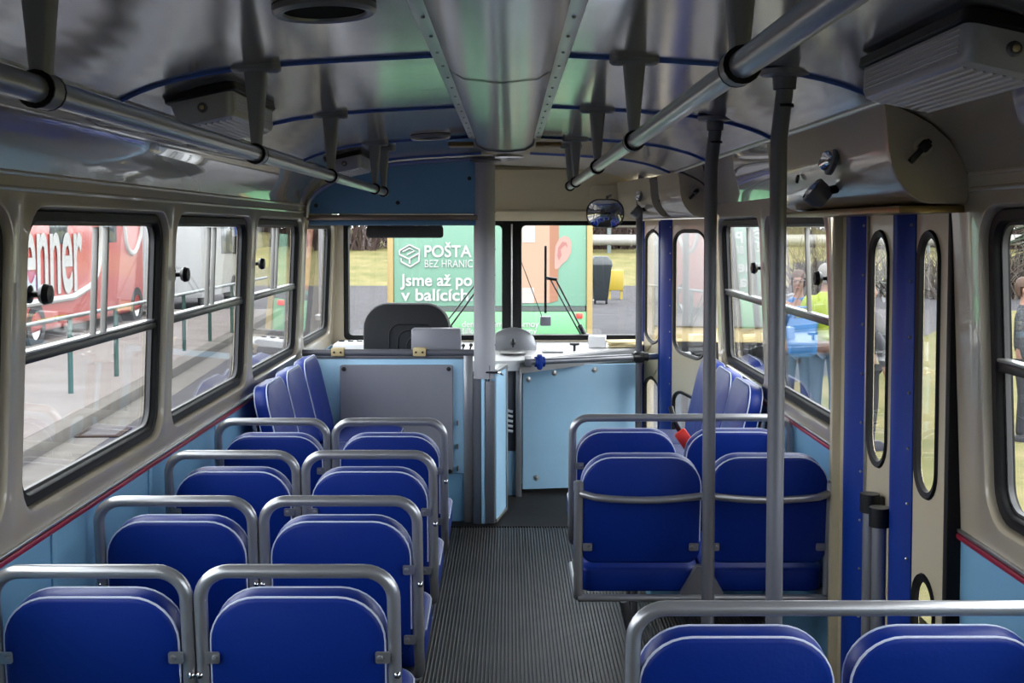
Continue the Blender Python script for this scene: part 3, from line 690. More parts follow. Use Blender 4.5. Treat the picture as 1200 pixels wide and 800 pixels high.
# ceiling lights
def lamp(label, x, y, length, side, grp='ribbed ceiling lamps'):
    l = thing('ceiling_lamp', label, 'lamp', (x, y, ceil_z(x)-.008), 0, grp)
    l.rotation_euler = (0, R(12)*side, 0)
    b = MB(); L = [[(u, v, q) for u, v in rr(.18-e, length+.03-e, .03)] for q, e in ((.006, 0), (-.011, 0), (-.014, .006))]; b.loft(L); b.build('gasket', M['rubber'], l)
    b = MB(); L = [[(u, v, q) for u, v in rr(.16-e, length-e, .022)] for q, e in ((-.014, 0), (-.06, .012), (-.072, .024), (-.075, .04))]; b.loft(L); df = b.build('diffuser', M['lampwhite'], l)
    b = MB()
    for k in range(8): b.tube([(-.056+k*.016, -length/2+.04, -.075), (-.056+k*.016, length/2-.04, -.075)], .0035, 6)
    for sd in (-1, 1):
        for k in range(5): b.tube([(sd*(.079-.0012*k), -length/2+.03, -.02-.009*k), (sd*(.079-.0012*k), length/2-.03, -.02-.009*k)], .0022, 6)
    b.build('rib', M['lampwhite'], df)
    b = MB(); b.lathe([(.001, 0), (.013, 0), (.012, .003), (.009, .006), (.001, .006)], T(0, -length/2+.003, -.040) @ rotX(90), 18); b.build('end_stud', mat('dark stud', '#5d5b62', .4), df)
    b = MB(); b.ball((0, -length/2-.005, -.040), .006, seg=10); b.build('screw', M['beige'], df)
lamp('ribbed ceiling lamp behind the rail bracket on the left', -.765, 3.22, .52, -1)
lamp('large ribbed ceiling lamp at the upper right picture corner', .79, 2.14, .56, 1)
lamp('small looking ribbed ceiling lamp farthest forward on the left', -.765, 5.72, .45, -1)
# round vents
for lb, x, y, r in (('round ceiling vent with dark opening, nearest the camera', -.325, 2.12, .092), ('round ceiling vent far forward near the blue overhead panel', -.33, 5.02, .085)):
    v = thing('ceiling_vent', lb, 'vent', (x, y, ceil_z(x)-.002)); v.rotation_euler = (0, R(-3), 0)
    b = MB(); b.lathe([(r, 0), (r*.99, -.010), (r*.92, -.016), (r*.80, -.014), (r*.78, -.008)], None, 40); b.build('rim', mat('vent rim paint', '#77777b', .35, metal=.4), v)
    b = MB(); b.lathe([(.001, -.009), (r*.79, -.009)], None, 30); b.build('shade_disc', M['vent_shade'], v)  # matt black disc paints the shade inside the open vent
dl = thing('ceiling_disc_lamp', 'small round disc lamp on the front ceiling beside the column', 'lamp', (-.005, 6.62, 2.012))
b = MB(); b.lathe([(.085, .0), (.085, -.008), (.07, -.015)], None, 28); b.build('rim', M['alu'], dl)
b = MB(); b.lathe([(.07, -.012), (.055, -.026), (.001, -.032)], None, 28); b.build('lens', M['lampwhite'], dl)

# ------------------------------------------------------------------ folding doors and their overhead housings
def door_leaf(parent, y0, y1, xs, wy0, wy1, name='leaf', sq=1, rv=None):
    """one narrow leaf in the plane x=xs(y) with two oval windows"""
    d = .014
    def P(y, z, o): return (xs(y)+o, y, z)
    zt, zb = 1.665, -.38
    def lp(a0, a1, b0, b1, q, o): return [P((a0+a1)/2+u, (b0+b1)/2+v, o) for u, v in [(u_/sq, v_) for u_, v_ in rr((a1-a0)*sq, b1-b0, q, n=6)]]
    b = MB(); zm = .80
    r = rv or (wy1-wy0)/2-.001
    hd_ = .012
    wins = ((.905, 1.60, zm, zt), (-.22, .69, zb, zm))
    for (h0, h1, c0, c1) in wins:
        b.loft([lp(y0, y1, c0, c1, .0005, 0), lp(wy0, wy1, h0, h1, r, 0), lp(wy0, wy1, h0, h1, r, d)], False, False)
        b.loft([lp(y0, y1, c0, c1, .0005, d), lp(wy0, wy1, h0, h1, r, d)], False, False)
    leaf = b.build(name, M['cream_door'], parent)
    b = MB()
    for (h0, h1, c0, c1) in wins:
        L = [lp(wy0-.008, wy1+.008, h0-.008, h1+.008, r+.007, -.001), lp(wy0-.004, wy1+.004, h0-.004, h1+.004, r+.003, -.008), lp(wy0+.012, wy1-.012, h0+.012, h1-.012, r-.013, -.004), lp(wy0+.014, wy1-.014, h0+.014, h1-.014, r-.015, .008)]
        b.loft(L, False, False)
    b.build('rubber_seal', M['rubber'], leaf)
    b = MB()
    for (h0, h1, c0, c1) in wins: b.loft([lp(wy0+.012, wy1-.012, h0+.012, h1-.012, r-.013, .004), lp(wy0+.012, wy1-.012, h0+.012, h1-.012, r-.013, .007)])
    b.build('glazing', GL2, leaf)
    return leaf
def hinge_strip(parent, y0, y1, xs, zt=1.66, zb=-.36):
    b = MB(); L = []
    n = 10
    for z in (zb, .0, .4, .8, 1.2, zt-.01, zt):
        q = .026 if z < zt else .018
        L.append([(xs(y0+(y1-y0)*k/n)-.004-q*sin(pi*k/n)**.7, y0+(y1-y0)*k/n, z) for k in range(n+1)]+[(xs(y1)+.004, y1, z), (xs(y0)+.004, y0, z)])
    b.loft(L); s = b.build('hinge_cover', M['bluestrip'], parent)
    z = .1
    while z < zt: b = MB(); b.ball((xs(y0)-.011, y0+.010, z), .0045, seg=8); b.build('stud', M['alu'], s); z += .152
d1 = struct(bpy.data.objects.new('door_1', None), 'cream four-leaf folding door with blue vinyl hinge covers'); COL.objects.link(d1)
xs = lambda y: 1.098
door_leaf(d1, 2.93, 3.22, xs, 3.04, 3.195)
hinge_strip(d1, 3.22, 3.385, xs)
door_leaf(d1, 3.385, 3.645, xs, 3.45, 3.625)
hinge_strip(d1, 3.655, 3.86, xs)
b = MB(); b.box(1.098, 1.12, 3.86, 3.965, -.38, 1.665, .004); b.build('end_leaf', M['cream_door'], d1)
b = MB(); b.box(1.09, 1.098, 3.638, 3.65, -.38, 1.66, .002); b.build('meeting_edge', M['alu'], d1)
b = MB(); b.box(1.03, 1.10, 2.9, 3.97, 1.655, 1.672, .003); b.build('head_rail', M['beige'], d1)
for y, x, z in ((3.47, 1.058, .80), (3.36, 1.052, .785)):
    h = thing('door_grab_handle', '', 'handle', (x, y, -.3))
    b = MB(); b.tube([(0, 0, 0), (0, 0, z+.3)], .020, 14); b.build('tube', M['steel'], h)
    b = MB(); b.tube([(0, 0, z+.28), (0, 0, z+.335)], .029, 14); b.box(-.02, .04, -.018, .018, z+.292, z+.328, .006); b.build('clamp', M['blackp'], h)
    b = MB(); b.box(-.015, .04, -.015, .015, .05, .08, .005); b.build('lower_bracket', M['blackp'], h)
    tag(h, 'vertical grey door grab tube with black clamp, %s of the two on the folding door' % ('farther' if y > 3.45 else 'nearer'), 'handle')
b = MB(); b.box(1.09, 1.096, 3.52, 3.535, -.35, .70, .001); b.build('red_stripe', M['redp'], d1)
# front door, angled inward
xs2 = lambda y: 1.045-.14*(y-6.2)
d2 = struct(bpy.data.objects.new('door_2', None), 'cream front folding door with blue hinge covers'); COL.objects.link(d2)
door_leaf(d2, 6.24, 6.92, xs2, 6.28, 6.88, sq=.38, rv=.075)
hinge_strip(d2, 6.92, 7.16, xs2, zt=1.665)
door_leaf(d2, 7.16, 7.56, xs2, 7.18, 7.53, sq=.38, rv=.075)
hinge_strip(d2, 7.56, 7.68, xs2)
b = MB(); b.box(xs2(7.1)-.03, xs2(7.1), 7.10, 7.14, .1, 1.655, .003); b.build('meeting_edge', M['bluestrip'], d2)
# overhead housings
def housing(label, y0, y1, taper=0, lamps=True):
    h = thing('door_housing', label, 'housing', (1.0, (y0+y1)/2, 1.66)); yc = (y0+y1)/2
    prof = [(.862, 1.902), (.868, 1.86), (.873, 1.80), (.882, 1.755), (.897, 1.725), (.925, 1.69), (.945, 1.675), (.975, 1.668), (1.06, 1.668), (1.066, 1.69), (1.062, 1.733), (1.045, 1.775), (1.018, 1.815), (.975, 1.853), (.935, 1.876), (.895, 1.893)]
    def L(y, g=0): 
        cxp, czp = .97, 1.77
        return [(cxp+(x-cxp)*(1-g)-1.0-taper*(y-y0), y-yc, czp+(z-czp)*(1-g)-1.66) for x, z in prof]
    b = MB(); b.loft([L(y0+.0, .03), L(y0+.006, .005), L(y0+.012, 0), L(y1-.01, 0), L(y1)]); body = b.build('cover', M['cream'], h, ang=30)
    mm = T(.955-1.0, y0-yc-.001, 1.80-1.66)
    b = MB(); b.lathe([(.001, 0), (.022, 0), (.022, .003), (.001, .004)], mm @ rotX(90), 20); b.build('key_plate', M['cream_door'], h)
    b = MB(); b.box(-.012, .012, -.022, -.003, -.012, .012, .004, m=mm @ rotY(42)); b.box(-.007, .007, -.018, -.006, -.05, .018, .003, m=mm @ rotY(42)); b.build('key', M['blackp'], h)
    return h
h1 = housing('long beige housing over the folding door with black key in its end', 2.77, 4.02)
b = MB(); b.box(-.09, .07, .0, 1.2, -.012, .004, .002, m=T(0, -.60, 0.0)); b.build('bottom_tray', mat('worn brass tray', '#8a7346', .35, metal=.6), h1)
def spot(label, x, y, z, parent_kind):
    s = thing('door_lamp', label, 'lamp', (x, y, z))
    if parent_kind == 0:
        mm = rotY(-72)
        b = MB(); b.lathe([(.034, 0), (.036, .012), (.030, .018)], mm, 24); b.build('rim', M['darksteel'], s)
        b = MB(); b.lathe([(.030, .014), (.027, .030), (.018, .038), (.001, .041)], mm, 24); b.build('lens', M['chrome'], s)
    else:
        mm = T(-.045, 0, -.005) @ rotY(-50)
        b = MB(); b.tube([(.01, .01, .01), (-.04, 0, 0)], .012, 12); b.build('arm', M['blackp'], s)
        b = MB(); b.lathe([(.001, -.03), (.025, -.028), (.036, -.01), (.038, .02), (.034, .024)], mm, 24); b.build('shell', M['darksteel'], s)
        b = MB(); b.lathe([(.033, .018), (.02, .028), (.001, .03)], mm, 24); b.build('lens', M['chrome'], s)
spot('round chrome lamp on the long door housing', .868, 3.20, 1.785, 0)
spot('small dark spotlight on an arm under the long door housing', .89, 3.28, 1.71, 1)
b = MB(); b.lathe([(.001, 0), (.014, 0), (.012, .006), (.001, .008)], T(.873, 3.62, 1.76) @ rotY(-80), 14); tag(b.build('push_button', M['blackp']), 'small black button on the long door housing', 'button')
h2 = housing('short beige housing over the front door with black key in its end', 6.14, 6.62, taper=.10)
h3 = housing('curved beige housing at the front corner over the front door', 6.78, 7.60, taper=.13)
h3.location.x -= .075
b = MB(); b.box(-.05, .09, -.06, .10, .01, .19, .01, m=T(.93, 6.68, 1.668)); tag(b.build('gap_shade_block', M['rubber']), 'black block added as the shade in the gap between the two front housings', 'shade_block')  # black block stands in for the shade inside the open gap
spot('small round grey lamp high on the front corner housing', .775, 7.0, 1.80, 0)
spot('dark spotlight low on the front corner housing', .79, 7.0, 1.715, 1)

# ------------------------------------------------------------------ outside
G = -.75
def plane(name, x0, x1, y0, y1, z, m, label=None):
    return struct(MB().add([(x0, y0, z), (x1, y0, z), (x1, y1, z), (x0, y1, z)], [(0, 1, 2, 3)]).build(name, m), label)
plane('ground', -200, 200, -150, 260, G-.03, M['grass'], 'winter grass ground')
plane('road', -12, 2.4, -60, 48, G, M['asphalt'], 'grey asphalt road beside the bus')
plane('road_crossing', -60, 40, 33, 49.5, G+.002, M['asphalt'], 'grey asphalt road crossing ahead')
plane('yard', -30, -8, -30, 33, G+.001, M['asphalt'], 'grey asphalt yard behind the railing')
PV = T(-4.84, 12, 0) @ rotZ(4) @ T(4.84, -12, 0)
b = MB(); b.box(-10.5, -5.08, -40, 33, G-.1, G+.15, m=PV); struct(b.build('sidewalk', M['paving']), 'pale paved sidewalk')
b = MB(); b.box(-5.08, -4.84, -40, 33, G-.1, G+.155, .02, m=PV); struct(b.build('kerb', M['kerb']), 'stone kerb of the sidewalk')
struct(MB().add([(x, y, G+.10) for x, y in ((2.4, -40), (60, -40), (60, 33), (13, 33), (5.5, 19), (2.4, 15.5))], [(0, 1, 2, 3, 4, 5)]).build('lawn', M['grass']), 'yellowish winter lawn')
plane('road_apron', 2.3, 40, 10, 34, G+.001, M['asphalt'], 'grey asphalt apron beyond the lawn')
def bank(name, x0, x1, label):
    b = MB(); b.loft([[(x, y, z) for y, z in ((49.5, G), (52, G+.25), (57, .15), (64, .75), (110, 1.6))] for x in (x0, (x0+x1)/2, x1)], False, False, closed=False); return struct(b.build(name, M['grass']), label)
bank('hill', -90, 90, 'grassy bank beyond the crossing road')
b = MB(); b.box(-4.84, -4.42, -40, 33, G-.05, G+.006, m=PV); struct(b.build('gutter', M['kerb']), 'cobbled gutter along the kerb')
dg = thing('drain_grate', 'brown street drain grate in the gutter by the kerb', 'drain', (-4.68, 13.7, G+.006), R(4))
b = MB(); b.box(-.25, .25, -.30, .30, 0, .02, .006); b.build('frame', mat('rusty iron', '#33291f', .9, spec=.1), dg)
b = MB()
for q in range(7): b.box(-.19, .19, -.24+q*.075, -.20+q*.075, .018, .022)
b.build('slot', M['blackp'], dg)
# railing
rl = thing('street_railing', 'green street railing with pale top rail on the sidewalk', 'railing', (-5.9, 16, G+.15))
b = MB(); b.tube([(0, -22, 1.03), (0, 13, 1.03)], .030, 10); b.build('top_rail', M['railgrey'], rl)
for y in [16-1.9*k for k in range(1, 9)]+[16+1.87*k for k in range(0, 7)]:
    b = MB(); b.tube([(0, y-16, 0), (0, y-16, 1.02)], .034, 10); b.build('post', M['railgreen'], rl)
# vehicles
def font(name, txt, size, loc, rot, m, parent, bold=.0, space=1.0, sx=1.0):
    c = bpy.data.curves.new(name, 'FONT'); c.body = txt; c.size = size; c.extrude = .003; c.offset = bold; c.space_character = space
    t = bpy.data.objects.new(name, c); COL.objects.link(t); bpy.context.view_layer.update()
    me = bpy.data.meshes.new_from_object(t.evaluated_get(bpy.context.evaluated_depsgraph_get())); bpy.data.objects.remove(t)
    o = bpy.data.objects.new(name, me); COL.objects.link(o); o.location = loc; o.rotation_euler = rot; o.scale = (sx, 1, 1); me.materials.clear(); me.materials.append(m); o.parent = parent
    return o
def wheel(parent, x, y, z, r=.48, w=.28):
    mm = T(x, y, z) @ rotY(90)
    b = MB(); b.lathe([(r*.55, -w/2), (r*.92, -w/2), (r, -w/2+.04), (r, w/2-.04), (r*.92, w/2), (r*.55, w/2)], mm, 28); t = b.build('wheel', M['tyre'], parent)
    b = MB(); b.lathe([(.001, w/2-.08), (r*.3, w/2-.06), (r*.56, w/2-.02)], mm, 24); b.lathe([(.001, -w/2+.08), (r*.3, -w/2+.06), (r*.56, -w/2+.02)], mm, 24); b.build('hub', M['alu'], t)
rb = thing('red_coach', 'red coach with huge white lettering parked beyond the railing', 'coach', (-10.3, 23, G))
b = MB(); b.box(-1.25, 1.25, -13, 6.6, .35, 3.3, .12, seg=3); b.build('body', M['vred'], rb)
b = MB(); b.box(-1.27, 1.27, 6.62, 9.2, .35, 3.2, .25, seg=3); b.build('white_front', M['vwhite'], rb)
b = MB()
for y in (-11.2, -8.4, -5.4, -2.3, .55, 3.6):
    b.box(1.2, 1.262, y, y+.95, 2.05, 2.70, .02)
b.build('side_window', M['dglass'], rb)
for y in (-10, -.2, 6.0):
    wheel(rb, 1.12, y, .5)
b = MB(); b.tube(fillet([(1.26, -6, .95), (1.26, 1.7, .95), (1.26, 3.2, 1.2), (1.26, 3.5, 2.3), (1.26, 3.1, 3.0)], .9), .07, 8); b.tube(fillet([(1.26, 4.9, 3.2), (1.26, 5.2, 1.9), (1.26, 5.8, 1.7), (1.26, 6.3, 2.2), (1.26, 6.5, 3.1)], .5), .06, 8); b.build('white_stripe', M['ink'], rb)
font('lettering', 'renner', 2.5, (1.275, -1.35, 1.1), (R(90), 0, R(90)), M['ink'], rb, .04, sx=.52)
b = MB(); b.box(1.255, 1.27, -.2, 1.3, .55, .62); b.build('yellow_reflector', M['yellow'], rb)
wv = thing('white_truck', 'white truck cab with black mirror beyond the railing, seen through the second window', 'truck', (-9.8, 36.5, G))
b = MB(); pr = [(-2.6, .4), (2.2, .4), (2.4, 1.3), (1.9, 1.6), (1.3, 2.9), (-2.6, 3.0)]; b.loft([[(x, y, z) for y, z in pr] for x in (-1.05, -1.0, 1.0, 1.05)]); b.build('body', M['vwhite'], wv)
b = MB(); b.box(1.04, 1.062, -.2, 1.2, 1.6, 2.5, .02); b.build('side_window', M['dglass'], wv)
b = MB(); b.box(1.08, 1.35, 1.35, 1.5, 1.55, 2.15, .05); b.tube([(1.0, 1.3, 1.6), (1.2, 1.42, 1.6)], .03, 8); b.build('mirror', M['blackp'], wv)
for y in (-1.7, 1.4): wheel(wv, .95, y, .45, .45)
bd = thing('pale_building', 'pale grey building with tall columns behind the parked vehicles', 'building', (-21, 58, G))
b = MB(); b.box(-9, 8, 0, 10, 0, 7); b.build('wall', M['bldg'], bd)
for x in (-7.5, -5, -2.5, 0, 2.5, 5):
    b = MB(); b.box(x, x+1.4, -.06, 0, 1.0, 5.5, .02); b.build('window', mat('pale window glass', '#aebcc2', .15), bd)
    b = MB(); b.box(x-.55, x-.25, -.3, .0, 0, 6.4, .03); b.build('pilaster', M['vwhite'], bd)
sg = thing('blue_sign', 'blue rectangular sign on a thin post by the far road', 'sign', (-11.5, 49, G))
b = MB(); b.tube([(0, 0, 0), (0, 0, 3.0)], .05, 8); b.build('post', M['railgrey'], sg); b = MB(); b.box(-.65, .65, -.09, -.04, 1.75, 2.75, .02); b.build('board', M['sign'], sg)
lp_ = thing('pale_post', 'thick pale round post seen through the driver quarter window', 'post', (-4.75, 31, G))
b = MB(); b.tube([(0, 0, 0), (0, 0, 8)], [.21, .18], 20); b.lathe([(.3, 0), (.3, .12), (.22, .16)], None, 20); b.build('shaft', M['colgrey'], lp_)
# green trailer ahead
TY = 18.0; k = TY/14
tr = thing('green_trailer', 'green advertising trailer with yellow edges and white slogan ahead of the windscreen', 'trailer', (-.23*k, TY, G))
tx0, tx1 = (-1.36+.23)*k, (.905+.23)*k
def tz(z14): return 1.61+(z14-1.61)*k-G
zb, zdark = tz(.40), tz(.66)
b = MB(); b.box(tx0, tx1, .0, 6, zdark+.05, 4.2, .02); b.build('box_body', M['tgreen'], tr)
b = MB(); b.box(tx0, tx1, -.01, 6, .62, zdark-.02, .02); b.build('lower_panel', M['tgreen2'], tr)
b = MB(); b.box(tx0+.02, tx1-.02, -.015, 6, zdark-.02, zdark+.05); b.build('dark_band', M['tgrey'], tr)
for x in (tx0-.09, tx1): 
    b = MB(); b.box(x, x+.09, -.03, 6, .62 if x > 0 else zdark-.05, 4.25, .015); b.build('yellow_edge', M['tyel'], tr)
for x in (tx0+.3, tx1-.3):
    for y in (1.2, 4.8): wheel(tr, x, y, .42, .42, .24)
b = MB(); b.box(tx1-.16, tx1-.06, -.03, -.01, zdark-.13, zdark-.05, .01); b.build('tail_lamp', M['redp'], tr)
def at(px, py): # panel coordinates of a point on the trailer face
    return (px-597)/1400*TY+.23*k, (268-py)/1400*TY+1.61-G
def txt(name, s, px, py, h, m='ink', bold=0, sp=1.0, sx=1.0):
    x, z = at(px, py); return font(name, s, h/1400*TY/.70, (x, -.018, z), (R(90), 0, 0), M[m], tr, bold, sp, sx)
txt('brand_lettering', 'PO\u0160TA', 496.5, 300.8, 13.4, bold=.005, sx=.95)
txt('sub_lettering', 'BEZ HRANIC', 497, 313, 8.9, sx=.79)
txt('slogan_lettering', 'Jsme a\u017e po u\u0161i', 470.5, 334.5, 13.6, bold=.0055, sx=.985)
txt('slogan_lettering', 'v bal\u00edc\u00edch.', 470.5, 352, 13.6, bold=.0055, sx=1.11)
txt('small_lettering', 'den -', 541, 383, 7, bold=.002); txt('small_lettering', '\u0161ilko', 541, 391, 7, bold=.002)
txt('small_lettering', 'eme  v Brnoy', 577, 383, 7, bold=.002, sp=1.0); txt('small_lettering', 'my', 617, 391, 7, bold=.002)
b = MB()
def pl_(ptsx, closed=False, r=.016): b.tube([(at(px, py)[0], -.012, at(px, py)[1]) for px, py in ptsx], r, 6, closed=closed)
pl_([(468, 294), (480, 287), (491.5, 292.5), (491, 306), (481, 312.5), (470, 306.5), (470, 302.5)]); pl_([(468, 294), (468, 298), (479, 303.5), (491, 297)]); pl_([(480, 303.5), (480, 309)]); pl_([(472, 295), (480, 291), (486, 294), (477, 298.5)]); b.build('emblem', M['ink'], tr)
def flat(name, m, pts_, d=-.012, par=tr):
    b = MB(); P2 = [(at(px, py)) for px, py in pts_]; b.loft([[(x, .0, z) for x, z in P2], [(x, d, z) for x, z in P2]]); return b.build(name, M[m], par)
flat('printed_carton', 'carton', [(602, 355), (644, 355), (644, 235), (602, 235)])
flat('printed_carton_side', 'carton2', [(644, 355), (654, 352), (655, 235), (644, 235)])
flat('printed_patch', 'carton3', [(612, 355), (626, 355), (626, 337), (612, 337)], -.016)
flat('printed_patch', 'carton3', [(612, 284), (627, 284), (627, 235), (612, 235)], -.016)
earo = [(650, 316), (650, 300), (651, 288), (655, 280), (661, 276), (667, 278), (670, 285), (669, 296), (665, 304), (659, 309), (655, 314)]
flat('printed_ear', 'ear', fillet_ := [(p.x, p.y) for p in fillet([(a_, c_, 0) for a_, c_ in earo], 3, 3, True)], -.014)
flat('printed_ear_shade', 'ear2', [(653, 300), (654, 290), (659, 283), (664, 284), (665, 290), (662, 287), (657, 292), (658, 299), (655, 305)], -.018)
# bin, gas box, pipes
bn = thing('wheelie_bin', 'dark grey wheelie bin standing on the road edge beyond the trailer', 'bin', (2.86, 37.5, G))
b = MB(); b.loft([[(u, v, z) for u, v in rr(w, d_, .06)] for z, w, d_ in ((.12, .40, .5), (.16, .44, .56), (1.15, .64, .80), (1.2, .68, .84), (1.24, .68, .84))]); b.build('body', M['bin'], bn)
b = MB(); b.loft([[(u, v, z) for u, v in rr(w, d_, .1)] for z, w, d_ in ((1.24, .70, .88), (1.36, .66, .84), (1.5, .44, .6))]); b.build('lid', M['bin'], bn)
for x in (-.18, .18): wheel(bn, x, -.1, .12, .12, .06)
gb = thing('gas_box', 'yellow box on thin legs on the road edge beside the bin', 'cabinet', (3.55, 40, G))
b = MB(); b.box(-.26, .26, -.15, .15, .3, .98, .03); b.build('body', M['yellow'], gb)
for x in (-.2, .2): b = MB(); b.box(x-.04, x+.04, -.1, .1, 0, .3); b.build('leg', M['yellow'], gb)
for z, lb in ((1.55, 'lower of two pale pipelines beyond the far grass'), (2.45, 'upper of two pale pipelines beyond the far grass')):
    p = thing('pipeline', lb, 'pipe', (9, 60, z-.5)); b = MB(); b.tube([(-5.5, 0, 0), (30, 0, 0)], .28, 14); b.build('pipe', M['pipe'], p)
    for x in (-4, 4, 12, 20):
        b = MB(); b.box(x-.1, x+.1, -.1, .1, -2.2 if z < 2 else -.9, -.25); b.build('support', M['railgrey'], p)
lm = thing('lamp_post', 'thin pale lattice post beyond the bin', 'post', (5.9, 47, G)); b = MB(); b.tube([(0, 0, 0), (0, 0, 7)], .10, 10); b.build('shaft', M['railgrey'], lm)
# white van at the front right
fv = thing('white_box_van', 'white box van standing ahead of the front door', 'van', (3.80, 22.6, G), R(-10))
b = MB(); b.box(-.94, .94, -3.2, 2.4, .75, 3.5, .06); b.build('box_body', M['vwhite'], fv)
b = MB(); pr = [(2.45, .4), (4.5, .4), (4.6, 1.2), (4.1, 1.5), (3.5, 2.35), (2.45, 2.45)]; b.loft([[(x, y, z) for y, z in pr] for x in (-.9, -.86, .86, .9)]); b.build('cab', M['vwhite'], fv)
b = MB(); b.box(-.92, -.89, 2.7, 3.5, 1.45, 2.15, .02); b.build('side_window', M['dglass'], fv)
b = MB(); b.box(-1.22, -1.0, 3.4, 3.55, 1.35, 2.0, .05); b.tube([(-.9, 3.5, 1.45), (-1.1, 3.48, 1.5)], .03, 8); b.build('mirror', M['blackp'], fv)
b = MB(); b.box(-.9, .9, -3.1, 2.4, .5, .75, .02); b.build('chassis', M['beige'], fv)
for x in (-.8, .8):
    for y in (-2.2, 3.4): wheel(fv, x, y, .42, .42, .25)

# ------------------------------------------------------------------ trees and bushes
def tree(name, x, y, z, h, rad, label, m='twig', seed=0, n=4, cat='tree', group=None, trunk=.11, levels=4):
    rnd = random.Random(seed); t = thing(name, label, cat, (x, y, z), 0, group)
    tb_, cb = MB(), MB()
    def grow(p, d, L, r, lev):
        q = p+d*L; mid = p+d*L*.5+Vector((rnd.uniform(-1, 1), rnd.uniform(-1, 1), rnd.uniform(-.5, .5)))*L*.06
        (tb_ if lev < 2 else cb).tube([p, mid, q], [r, r*.85, r*.65], 6 if lev < 2 else 3, caps=False)
        if lev >= levels: return
        for k in range(n if lev else n+2):
            s = rnd.uniform(.35, 1); base = p+d*L*s
            a = Vector((rnd.gauss(0, 1), rnd.gauss(0, 1), rnd.uniform(-.1, .9))).normalized()
            grow(base, (d*.55+a*.75).normalized(), L*rnd.uniform(.5, .72)*(1 if lev else rad), r*.5, lev+1)
    grow(Vector((0, 0, 0)), Vector((rnd.uniform(-.06, .06), 0, 1)).normalized(), h*.5, trunk, 0)
    tb_.build('trunk', M['bark'], t); cb.build('twigs', M[m], t)
rnd = random.Random(3)
for i in range(9):
    x = -34+i*5.2+rnd.uniform(-1.5, 1.5); y = 68+rnd.uniform(-4, 10)
    tree('bare_tree', x, y, .6, rnd.uniform(6, 9), 1, 'bare brown winter tree on the bank ahead', 'twig', 20+i, 5, group='bare trees on the bank', trunk=.13)
for i in range(9):
    x = 6+i*3.2+rnd.uniform(-1, 1); y = 66+rnd.uniform(-3, 9)
    tree('bare_tree', x, y, .6, rnd.uniform(5, 8), 1, 'bare reddish tree behind the pale pipelines', 'twig2', 40+i, 5, group='bare trees behind the pipelines', trunk=.11)
for i in range(14):
    a = R(20+i*4.6); d = 36+rnd.uniform(-4, 14); x, y = d*sin(a), d*cos(a)
    if i % 3 == 1:
        t = thing('conifer', 'dark green conifer at the edge of the lawn', 'tree', (x, y, G), 0, 'conifers at the lawn edge')
        b = MB(); b.tube([(0, 0, 0), (0, 0, 7)], [.14, .03], 8); b.build('trunk', M['bark'], t)
        b = MB(); r2 = random.Random(i)
        for q in range(420):
            zz = .8+6.2*(q/420); rr_ = (7.2-zz)*.30; an = q*2.39996; L = rr_*r2.uniform(.7, 1.1)
            b.tube([(0, 0, zz), (cos(an)*L*.6, sin(an)*L*.6, zz-.05), (cos(an)*L, sin(an)*L, zz-.25)], [.10, .09, .02], 4, caps=False)
        b.build('needles', M['conifer'], t)
    else:
        tree('bare_tree', x, y, G, rnd.uniform(5.5, 9), 1, 'bare grey tree at the edge of the lawn', 'twig', 70+i, 5, group='bare trees at the lawn edge', trunk=.14)
def bush(x, y, z, w, h, seed, label, group, m='twig2'):
    r2 = random.Random(seed); b = MB()
    for q in range(420):
        bx, by = r2.uniform(-w, w)*.6, r2.uniform(-w, w)*.4
        d = Vector((r2.gauss(0, .5), r2.gauss(0, .4), 1)).normalized(); L = h*r2.uniform(.5, 1.05)
        p = Vector((bx, by, 0)); mid = p+d*L*.5; e = mid+(d+Vector((r2.gauss(0, .4), r2.gauss(0, .4), 0))).normalized()*L*.5
        b.tube([p, mid, e], [.03, .022, .008], 3, caps=False)
    o = tag(b.build('bush', M[m]), label, 'bush', group); o.location = (x, y, z)
for i in range(11): bush(-30+i*3.6, 62+(i % 3), .5, 2.6, 2.9, i, 'leafless brown bush on the bank ahead', 'bushes on the bank')
for i in range(9): bush(5+i*3.4, 62.5+(i % 2), .5, 2.4, 2.2, 30+i, 'leafless reddish bush below the pipelines', 'bushes below the pipelines')
for i in range(12):
    a = R(16+i*5.5); bush(44*sin(a), 44*cos(a), G, 3.4, 2.2, 60+i, 'low leafless bush bordering the lawn', 'bushes bordering the lawn', 'twig')

